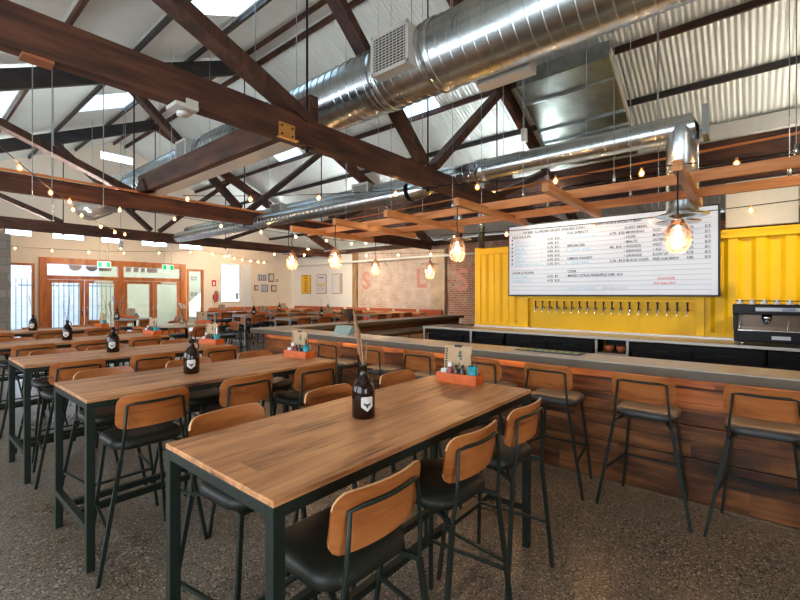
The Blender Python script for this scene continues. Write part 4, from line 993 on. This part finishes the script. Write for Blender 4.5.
# ------------------------------------------------------------------ far seating area
def round_table(x, y, r, lab, mat='white', h=1.05):
    t = thing('round_table', lab, 'table', (x,y,0), group='round pedestal tables')
    MB().lathe([(.001,h-.03),(r-.01,h-.03),(r,h-.02),(r,h-.004),(r-.006,h),(.001,h)], n=40).build('table_top', M[mat], t)
    MB().lathe([(.001,.02),(.03,.02),(.03,h-.03),(.001,h-.03)], n=14).build('pedestal', M['black'], t)
    MB().lathe([(.001,0),(.26,0),(.26,.015),(.04,.03),(.001,.03)], n=24).build('base', M['black'], t)
M['topgrey'] = plain('grey_laminate', (.42,.42,.42), .35)
M['toppale'] = wood('pale_timber_laminate', (.42,.30,.18), (.58,.45,.29), (.66,.54,.38), 'x', rough=.3, obvar=.05, bump=0)
round_table(4.07, 12.4, .5, 'grey round table nearest the entrance doors', 'topgrey')
round_table(3.97, 9.15, .58, 'pale round table beyond the third high table', 'toppale')
def far_stool(x, y, rz, lab): return stool(x, y, rz, lab, 0, 'stools in the far seating area')
for k, (x, y, a, w) in enumerate(((3.3,12.1,-70,'left of the grey round table'),(4.8,12.2,80,'right of the grey round table'),(4.0,11.6,5,'in front of the grey round table'),(4.2,13.2,185,'behind the grey round table'),
    (3.2,8.95,-80,'left of the pale round table'),(4.75,9.0,85,'right of the pale round table'),(3.8,8.35,10,'in front of the pale round table'),(4.2,9.95,175,'behind the pale round table'))):
    far_stool(x, y, R(a), 'plywood backed bar stool ' + w)
ft = [(6.71,9.0,11.57,12.3,'long high table with silver legs beyond the bar corner'),(6.64,8.8,9.25,9.95,'high table with silver legs directly behind the bar return'),(9.55,11.6,11.57,12.3,'long high table before the brick wall, beyond the bar return'),(7.0,8.8,14.0,14.7,'farthest high table by the entrance wall'),(9.3,11.3,14.2,14.9,'high table below the framed posters'),(9.4,11.4,9.0,9.7,'high table nearest the painted letter L')]
sh_ = ['silver legged table beyond the bar corner','silver legged table behind the bar','silver legged table before the brick','farthest table by the entrance wall','table below the posters','table nearest the painted L']
for (x0, x1, y0, y1, lab), sl in zip(ft, sh_):
    high_table(x0, x1, y0, y1, lab, 'silver', group='silver legged high tables', foot=True)
    for i in range(3):
        xx = x0+.35+i*(x1-x0-.7)/2
        far_stool(xx, y0+.05, random.uniform(-.06,.06), 'stool on the near side of the %s, %s' % (sl, ['left','middle','right'][i]))
        far_stool(xx, y1-.05, PI, 'stool on the far side of the %s, %s' % (sl, ['left','middle','right'][i]))
far_stool(5.85, 10.6, R(75), 'plywood backed stool standing alone left of the silver legged tables')
for i, (x, y, lab) in enumerate(((4.05,12.6,'grey round table'),(4.35,9.2,'pale round table'),(7.6,12.0,'silver legged table past the bar corner'),(8.3,9.6,'silver legged table behind the bar return'),(7.5,14.4,'farthest high table'),(10.2,14.6,'high table below the posters'))):
    box_set(x, y, R(60), lab, full=False)
for x, y, lab in ((3.6,12.2,'grey round table'),(7.2,11.9,'silver legged table past the bar corner'),(7.9,9.5,'silver legged table behind the bar return'),(9.9,14.5,'high table below the posters'),(10.2,11.9,'high table before the brick wall')):
    o = dup(bot, label='small dark growler bottle on the '+lab); o.location = (x, y, 1.05)
    t = thing('dried_branch', 'thin dried stem in the bottle on the '+lab, 'dried stem', (x, y, 1.30), group='dried stems in the growler bottles')
    MB().tube([(0,0,-.12),(.01,-.01,.1),(-.03,.04,.32)], .005, 5, r1=.003).build('stem', M['reed'], t)
# flowers on the round tables
t = thing('purple_flower', 'purple flower spray in the bottle on the grey round table', 'flower', (3.6,12.2,1.3))
MB().tube([(0,0,-.1),(-.02,.02,.12),(-.07,.06,.3)], .005, 5).build('stem', M['leafgreen'], t)
m = MB()
for k in range(16): m.sphere((-.07*k/16-.02+random.uniform(-.03,.03), .03+random.uniform(-.03,.03), .14+.014*k), .013, 6, 4)
m.build('flower_head', M['purple'], t)
t = thing('flower_vase', 'white flowers with green leaves on the pale round table', 'flower', (4.0,9.45,1.05))
MB().lathe([(.001,0),(.035,0),(.04,.05),(.02,.12),(.024,.13)], n=14).build('vase', M['lampglass'], t)
m = MB(); 
for k in range(9): a = k*.7; m.tube([(0,0,.02),(.02*math.cos(a),.02*math.sin(a),.2),(.06*math.cos(a),.06*math.sin(a),.32+.02*(k%3))], .004, 5)
m.build('stem', M['leafgreen'], t); m = MB()
for k in range(12): a = k*1.3; m.sphere((.06*math.cos(a), .06*math.sin(a), .34+.03*(k%4)), .022, 7, 5)
m.build('blossom', M['petal'], t)
# banquettes
def banquette(x0, x1, y0, y1, face, lab, mat, n):
    t = thing('banquette_seat', lab, 'banquette', (0,0,0), group='upholstered banquettes')
    if face == 'x':
        MB().box(x0, x1-.12, y0, y1, .36, .46).build('seat_cushion', M[mat], t, bevel=.02); MB().box(x0+.05, x1, y0, y1, 0, .36).build('plinth', M['ink'], t)
        m = MB(); w = (y1-y0)/n
        for i in range(n): m.box(x1-.14, x1-.02, y0+w*i+.004, y0+w*(i+1)-.004, .46, 1.13)
        m.build('channelled_back', M[mat], t, bevel=.012, seg=1)
    else:
        MB().box(x0, x1, y0+.12, y1, .36, .46).build('seat_cushion', M[mat], t, bevel=.02); MB().box(x0, x1, y0+.05, y1, 0, .36).build('plinth', M['ink'], t)
        MB().box(x0, x1, y1-.14, y1-.02, .46, 1.12).build('seat_back', M[mat], t, bevel=.03)
banquette(12.0, 12.53, 8.4, 16.9, 'x', 'long terracotta ribbed banquette along the brick and poster wall', 'terracotta', 95)
banquette(8.45, 9.1, 16.9, 17.45, 'y', 'orange tan banquette left of the far window', 'tan', 1)
banquette(9.2, 10.0, 16.9, 17.45, 'y', 'orange tan banquette under the far window', 'tan', 1)
banquette(10.1, 11.9, 16.9, 17.45, 'y', 'orange tan banquette in the corner below the framed pictures', 'tan', 1)
for i, y in enumerate((15.2,12.6,11.3,10.0,8.9)):
    tag(MB().lathe([(.001,0),(.04,0),(.06,.06),(.055,.09),(.03,.1),(.001,.1)], (11.7 if y < 15 else 11.0, y, 1.05 if False else 1.05), 14).build('white_bowl', M['white']), 'white bowl on the ledge table before the banquette, number %s from the left' % ['one','two','three','four','five'][i], 'bowl', 'white bowls by the banquette')
for i, (y0, y1) in enumerate(((14.9,15.5),(8.6,13.0))):
    t = thing('ledge_table', ['small dark ledge table below the posters','long dark ledge table before the brick wall'][i], 'table', (0,0,0))
    MB().box(10.7 if i == 0 else 11.45, 11.95, y0, y1, 1.01, 1.05).build('table_top', M['top'], t, bevel=.004)
    for y in (y0+.1, y1-.1): MB().box(11.67,11.73,y-.03,y+.03,0,1.01).build('leg', M['silver'], t)

# posters and pictures
def poster(y0, y1, z0, z1, lab, bg, deco):
    t = thing('framed_poster', lab, 'poster', (XR-.03, 0, 0), group='framed posters on the white wall')
    MB().box(0,.03,y0,y1,z0,z1).build('picture_frame', plain('poster_frame', (.30,.20,.12), .5), t, bevel=.004)
    MB().box(-.004,0,y0+.03,y1-.03,z0+.03,z1-.03).build('poster_print', bg, t)
    cy, cz = (y0+y1)/2, (z0+z1)/2
    m = MB(); deco(m, cy, cz); return t, m
py = plain('poster_yellow', (.80,.52,.03), .5); pwht = plain('poster_white', (.72,.70,.74), .5); pp = plain('poster_orange_print', (.55,.14,.03), .6); pg = plain('poster_grey_print', (.25,.24,.28), .6)
t, m = poster(16.02,16.72,1.70,2.60,'yellow framed poster with an orange vertical print', py, lambda m, y, z: [m.box(-.007,-.004,y-.12+.03*(k%2),y+.12-.02*(k%3),z-.34+.1*k,z-.28+.1*k) for k in range(8)])
m.build('poster_motif', pp, t)
t, m = poster(14.9,15.6,1.70,2.60,'white framed poster with a yellow crescent, middle of the three', pwht, lambda m, y, z: [m.box(-.007,-.004,y-.26+.075*k,y-.2+.075*k,z-.02-.10*math.sin(PI*k/6),z+.07-.10*math.sin(PI*k/6)) for k in range(7)])
m.build('poster_motif', py, t); m = MB()
for a in range(4):
    for k in range(4):
        for z in (1.85+.09*a,): m.box(-.007,-.004,15.04+.13*k,15.09+.13*k,z,z+.03)
m.box(-.007,-.004,15.05,15.45,2.42,2.47); m.build('poster_lettering', pg, t)
t, m = poster(13.85,14.5,1.70,2.60,'white framed poster with a tan stripe, right of the three', pwht, lambda m, y, z: [m.box(-.007,-.004,y-.28,y-.18,z-.4,z+.4)])
m.build('poster_motif', plain('poster_tan', (.55,.38,.18), .5), t)
pics = [(10.75,11.25,2.28,2.62,0),(11.35,11.65,2.26,2.66,1),(11.7,11.9,2.25,2.42,0),(10.62,10.8,1.85,2.10,1),(10.9,11.35,1.75,2.16,0),(11.5,11.78,1.80,2.12,1)]
pl_ = ['wide dark picture, top left','portrait picture in a black frame, top centre','tiny picture, top right','small pale picture, bottom left','wide dark picture, bottom centre','small brown picture, bottom right']
for (x0, x1, z0, z1, k), l in zip(pics, pl_):
    t = thing('framed_picture', l + ' of the cluster on the cream wall', 'picture', (0, YB, 0), group='picture cluster by the corner')
    MB().box(x0,x1,-.03,0,z0,z1).build('picture_frame', M['ink'] if k else M['white'], t)
    MB().box(x0+.025,x1-.025,-.034,-.03,z0+.025,z1-.025).build('picture_print', M['kraft'] if k else pg, t)
    m = MB()
    for q in range(4): xx = x0+.05+(x1-x0-.1)*q/4; m.box(xx, xx+.03, -.037,-.034, z0+.07+.03*(q % 2), z1-.07)
    m.build('picture_motif', pwht, t)
# signs
for i, x in enumerate((4.50,6.50)):
    t = thing('exit_sign', ['green exit sign above the left pair of doors','green exit sign above the right pair of doors'][i], 'exit sign', (x, 16.5, 2.56), group='green exit signs')
    MB().box(-.19,.19,-.02,.02,0,.21).build('sign_case', M['exitwhite'], t)
    m = MB().box(-.175,-.065,-.026,-.02,.02,.19).box(.065,.175,-.026,-.02,.02,.19); m.build('green_panel', M['exitgreen'], t)
    m = MB().sphere((.01,-.024,.155), .014, 8, 6).beam((.0,-.023,.135),(-.008,-.023,.09),.006,.022).beam((-.008,-.023,.09),(.022,-.023,.055),.005,.012).beam((-.008,-.023,.09),(-.03,-.023,.05),.005,.012).beam((0,-.023,.128),(.028,-.023,.108),.005,.009).beam((0,-.023,.128),(-.026,-.023,.112),.005,.009)
    m.build('running_figure', M['exitgreen'], t)
    MB().tube([(-.12,0,.21),(-.12,0,1.3)], .005, 5).tube([(.12,0,.21),(.12,0,1.3)], .005, 5).build('hanger', M['galv'], t)
t = thing('fire_sign', 'red and white fire extinguisher sign right of the doors', 'sign', (8.72, YB, 0))
MB().box(-.09,.09,-.01,0,2.02,2.28).build('sign_plate', M['signred'], t); MB().box(-.035,.035,-.014,-.01,2.07,2.2).build('sign_symbol', M['white'], t)
t = thing('fire_extinguisher', 'red fire extinguisher and hose on the wall right of the doors', 'fire extinguisher', (8.75, YB-.1, 1.35))
MB().lathe([(.001,0),(.06,0),(.065,.02),(.065,.33),(.03,.38),(.02,.40),(.001,.40)], n=16).build('cylinder_body', M['signred'], t)
MB().tube([(0,0,.40),(.04,-.02,.46),(.09,-.02,.40),(.10,-.02,.2),(.08,-.02,.08)], .014, 6).build('hose', M['ink'], t)
MB().box(-.03,.05,-.02,.02,.40,.45).build('handle', M['ink'], t); MB().box(-.07,.07,.05,.1,.1,.3).build('bracket', M['ink'], t)
# ceiling spot lights with their lamps
def spot(x, y, z, tgt, lab, e, col=(1,.86,.62), size=60, top=None):
    t = thing('ceiling_spotlight', lab, 'spotlight', (x,y,z), group='white cylinder spotlights')
    MB().lathe([(.001,.20),(.045,.20),(.05,.19),(.05,.0),(.042,.0),(.042,.03),(.001,.03)], n=18).build('lamp_housing', M['white'], t)
    MB().lathe([(.001,.028),(.04,.028)], n=18).build('lens', M['ledw'], t)
    MB().tube([(0,0,.2),(0,0,(top or rz_(x))-z-.02)], .007, 6).build('hanger', M['galv'], t)
    l = bpy.data.lights.new('spotlight_lamp', 'SPOT'); l.energy = e; l.color = col; l.spot_size = R(size); l.spot_blend = .7; l.shadow_soft_size = .06
    o = bpy.data.objects.new('spotlight_lamp', l); C.objects.link(o); o.location = (x, y, z-.02)
    o.rotation_euler = (Vector(tgt)-Vector((x,y,z))).to_track_quat('-Z', 'Y').to_euler()
spot(6.27, 2.70, 4.05, (7.1,1.6,1.3), 'white cylinder spotlight above the middle of the trellis', 580, size=75)
spot(5.0, -1.5, 3.9, (7.0,-.2,1.5), 'white cylinder spotlight above the right end of the trellis', 430, size=75)
spot(8.0, 14.9, 3.1, (9,17.4,2.0), 'white cylinder spotlight near the entrance wall', 330, size=120)
spot(9.6, 12.3, 3.3, (12.7,13.4,1.8), 'added white cylinder spotlight facing the posters', 450, size=120)  # extra lamp added to brighten the poster wall
spot(9.6, 9.4, 3.3, (12.7,10,1.8), 'added white cylinder spotlight facing the whitewashed brick', 450, size=110)  # another added lamp, washes the brick at the back
spot(4.5, 14.9, 3.1, (4.5,17.4,2.4), 'added white cylinder spotlight facing the entrance doors', 200, size=120)  # added fill lamp for the wall around the doors
spot(5.35, 4.2, 4.0, (4.2,4.4,1.1), 'white cylinder spotlight over the bar corner', 260, (1,.93,.8), 40)

# ------------------------------------------------------------------ outside
tag(MB().box(-8, 30, YB+.2, 45, -.12, -.02).build('outdoor_ground', M['grass']), kind='structure')
fn = thing('steel_bar_fence', 'tall steel bar fence outside the left glass doors', 'fence', (0, 21.2, 0))
MB().box(-2,6.6,-.03,.03,.15,.2).box(-2,6.6,-.03,.03,2.0,2.05).build('fence_rail', M['fence'], fn)
m = MB(); x = -2
while x < 6.6: m.box(x, x+.025, -.02, .02, 0, 2.3); x += .16
m.build('fence_bars', M['fence'], fn)['kind'] = 'stuff'
tag(MB().box(-4, 22, 27, 27.3, 0, 4.5).build('outdoor_building', M['outwall']), 'pale building beyond the steel fence', 'building')
m = MB(); 
tag(MB().box(6.4, 11.8, 24.0, 24.3, 0, 3.4).build('outdoor_wall', M['outbeige']), 'beige rendered wall outside the right glass doors', 'wall')
tag(MB().box(8.9, 9.1, 20.8, 21.0, 0, 3.4).build('outdoor_post', M['pinkpost']), 'pink post outside the rightmost glass door', 'post')
t = thing('parked_van', 'white van parked outside the far window', 'van', (12.2, 22.5, 0)); t.scale = (1,1,1.35)
m = MB(); m.add([(x, y, z) for y in (-.85,.85) for x, z in ((-2.1,.35),(2.1,.35),(2.15,.8),(1.2,.95),(.6,1.42),(-1.1,1.45),(-1.9,.95),(-2.15,.8))], [tuple(range(7,-1,-1)), tuple(range(8,16))] + [(i, (i+1) % 8, 8+(i+1) % 8, 8+i) for i in range(8)])
m.build('car_body', M['white'], t, bevel=.06, seg=3)
MB().box(-.2,.5,-.87,-.86,1.05,1.3).build('side_window', M['darkglass'], t)
for x in (-1.35,1.35): MB().lathe([(.001,-.9),(.33,-.9),(.33,-.68),(.001,-.68)], (x,0,.33), 20, 'y').build('wheel', M['ink'], t)

# ------------------------------------------------------------------ light and camera
w = bpy.data.worlds.new('overcast_sky'); bpy.context.scene.world = w; w.use_nodes = True
bg = w.node_tree.nodes['Background']; bg.inputs['Color'].default_value = (.80,.90,1.0,1); bg.inputs['Strength'].default_value = 8.0
def portal(name, loc, rot, sx, sy):
    l = bpy.data.lights.new(name, 'AREA'); l.shape = 'RECTANGLE'; l.size = sx; l.size_y = sy; l.cycles.is_portal = True
    o = bpy.data.objects.new(name, l); C.objects.link(o); o.location = loc; o.rotation_euler = rot
for h in lh: portal('window_portal', (XL-.25, (h[0]+h[1])/2, (h[2]+h[3])/2), (0, -PI/2, 0), h[3]-h[2], h[1]-h[0])
for h in fh: portal('window_portal', ((h[0]+h[1])/2, YF-.25, (h[2]+h[3])/2), (PI/2, 0, 0), h[1]-h[0], h[3]-h[2])
for h in holes[:4]: portal('window_portal', ((h[0]+h[1])/2, YB+.25, (h[2]+h[3])/2), (-PI/2, 0, 0), h[1]-h[0], h[3]-h[2])
for s in skyl:
    cx = (s[0]+s[1])/2; sg = 1 if cx < 5.2 else -1
    portal('skylight_portal', (cx, (s[2]+s[3])/2, rz_(cx)+.1), (0, -sg*math.atan(.46), 0), (s[1]-s[0])*1.1, s[3]-s[2])
cam = bpy.data.cameras.new('camera'); co = bpy.data.objects.new('camera', cam); C.objects.link(co)
co.location = (0, 0, 1.69); co.rotation_euler = (PI/2, 0, R(39.69-90)); cam.sensor_width = 36; cam.lens = 36*421.7/800; cam.shift_y = -.0075
cam.clip_start = .05
sc = bpy.context.scene; sc.camera = co
sc.view_settings.view_transform = 'Standard'; sc.view_settings.look = 'None'; sc.view_settings.gamma = 1; sc.view_settings.exposure = 0
sc.cycles.max_bounces = 8; sc.cycles.diffuse_bounces = 4; sc.cycles.glossy_bounces = 4; sc.cycles.transparent_max_bounces = 12; sc.cycles.sample_clamp_indirect = 6; sc.cycles.caustics_reflective = False; sc.cycles.caustics_refractive = False
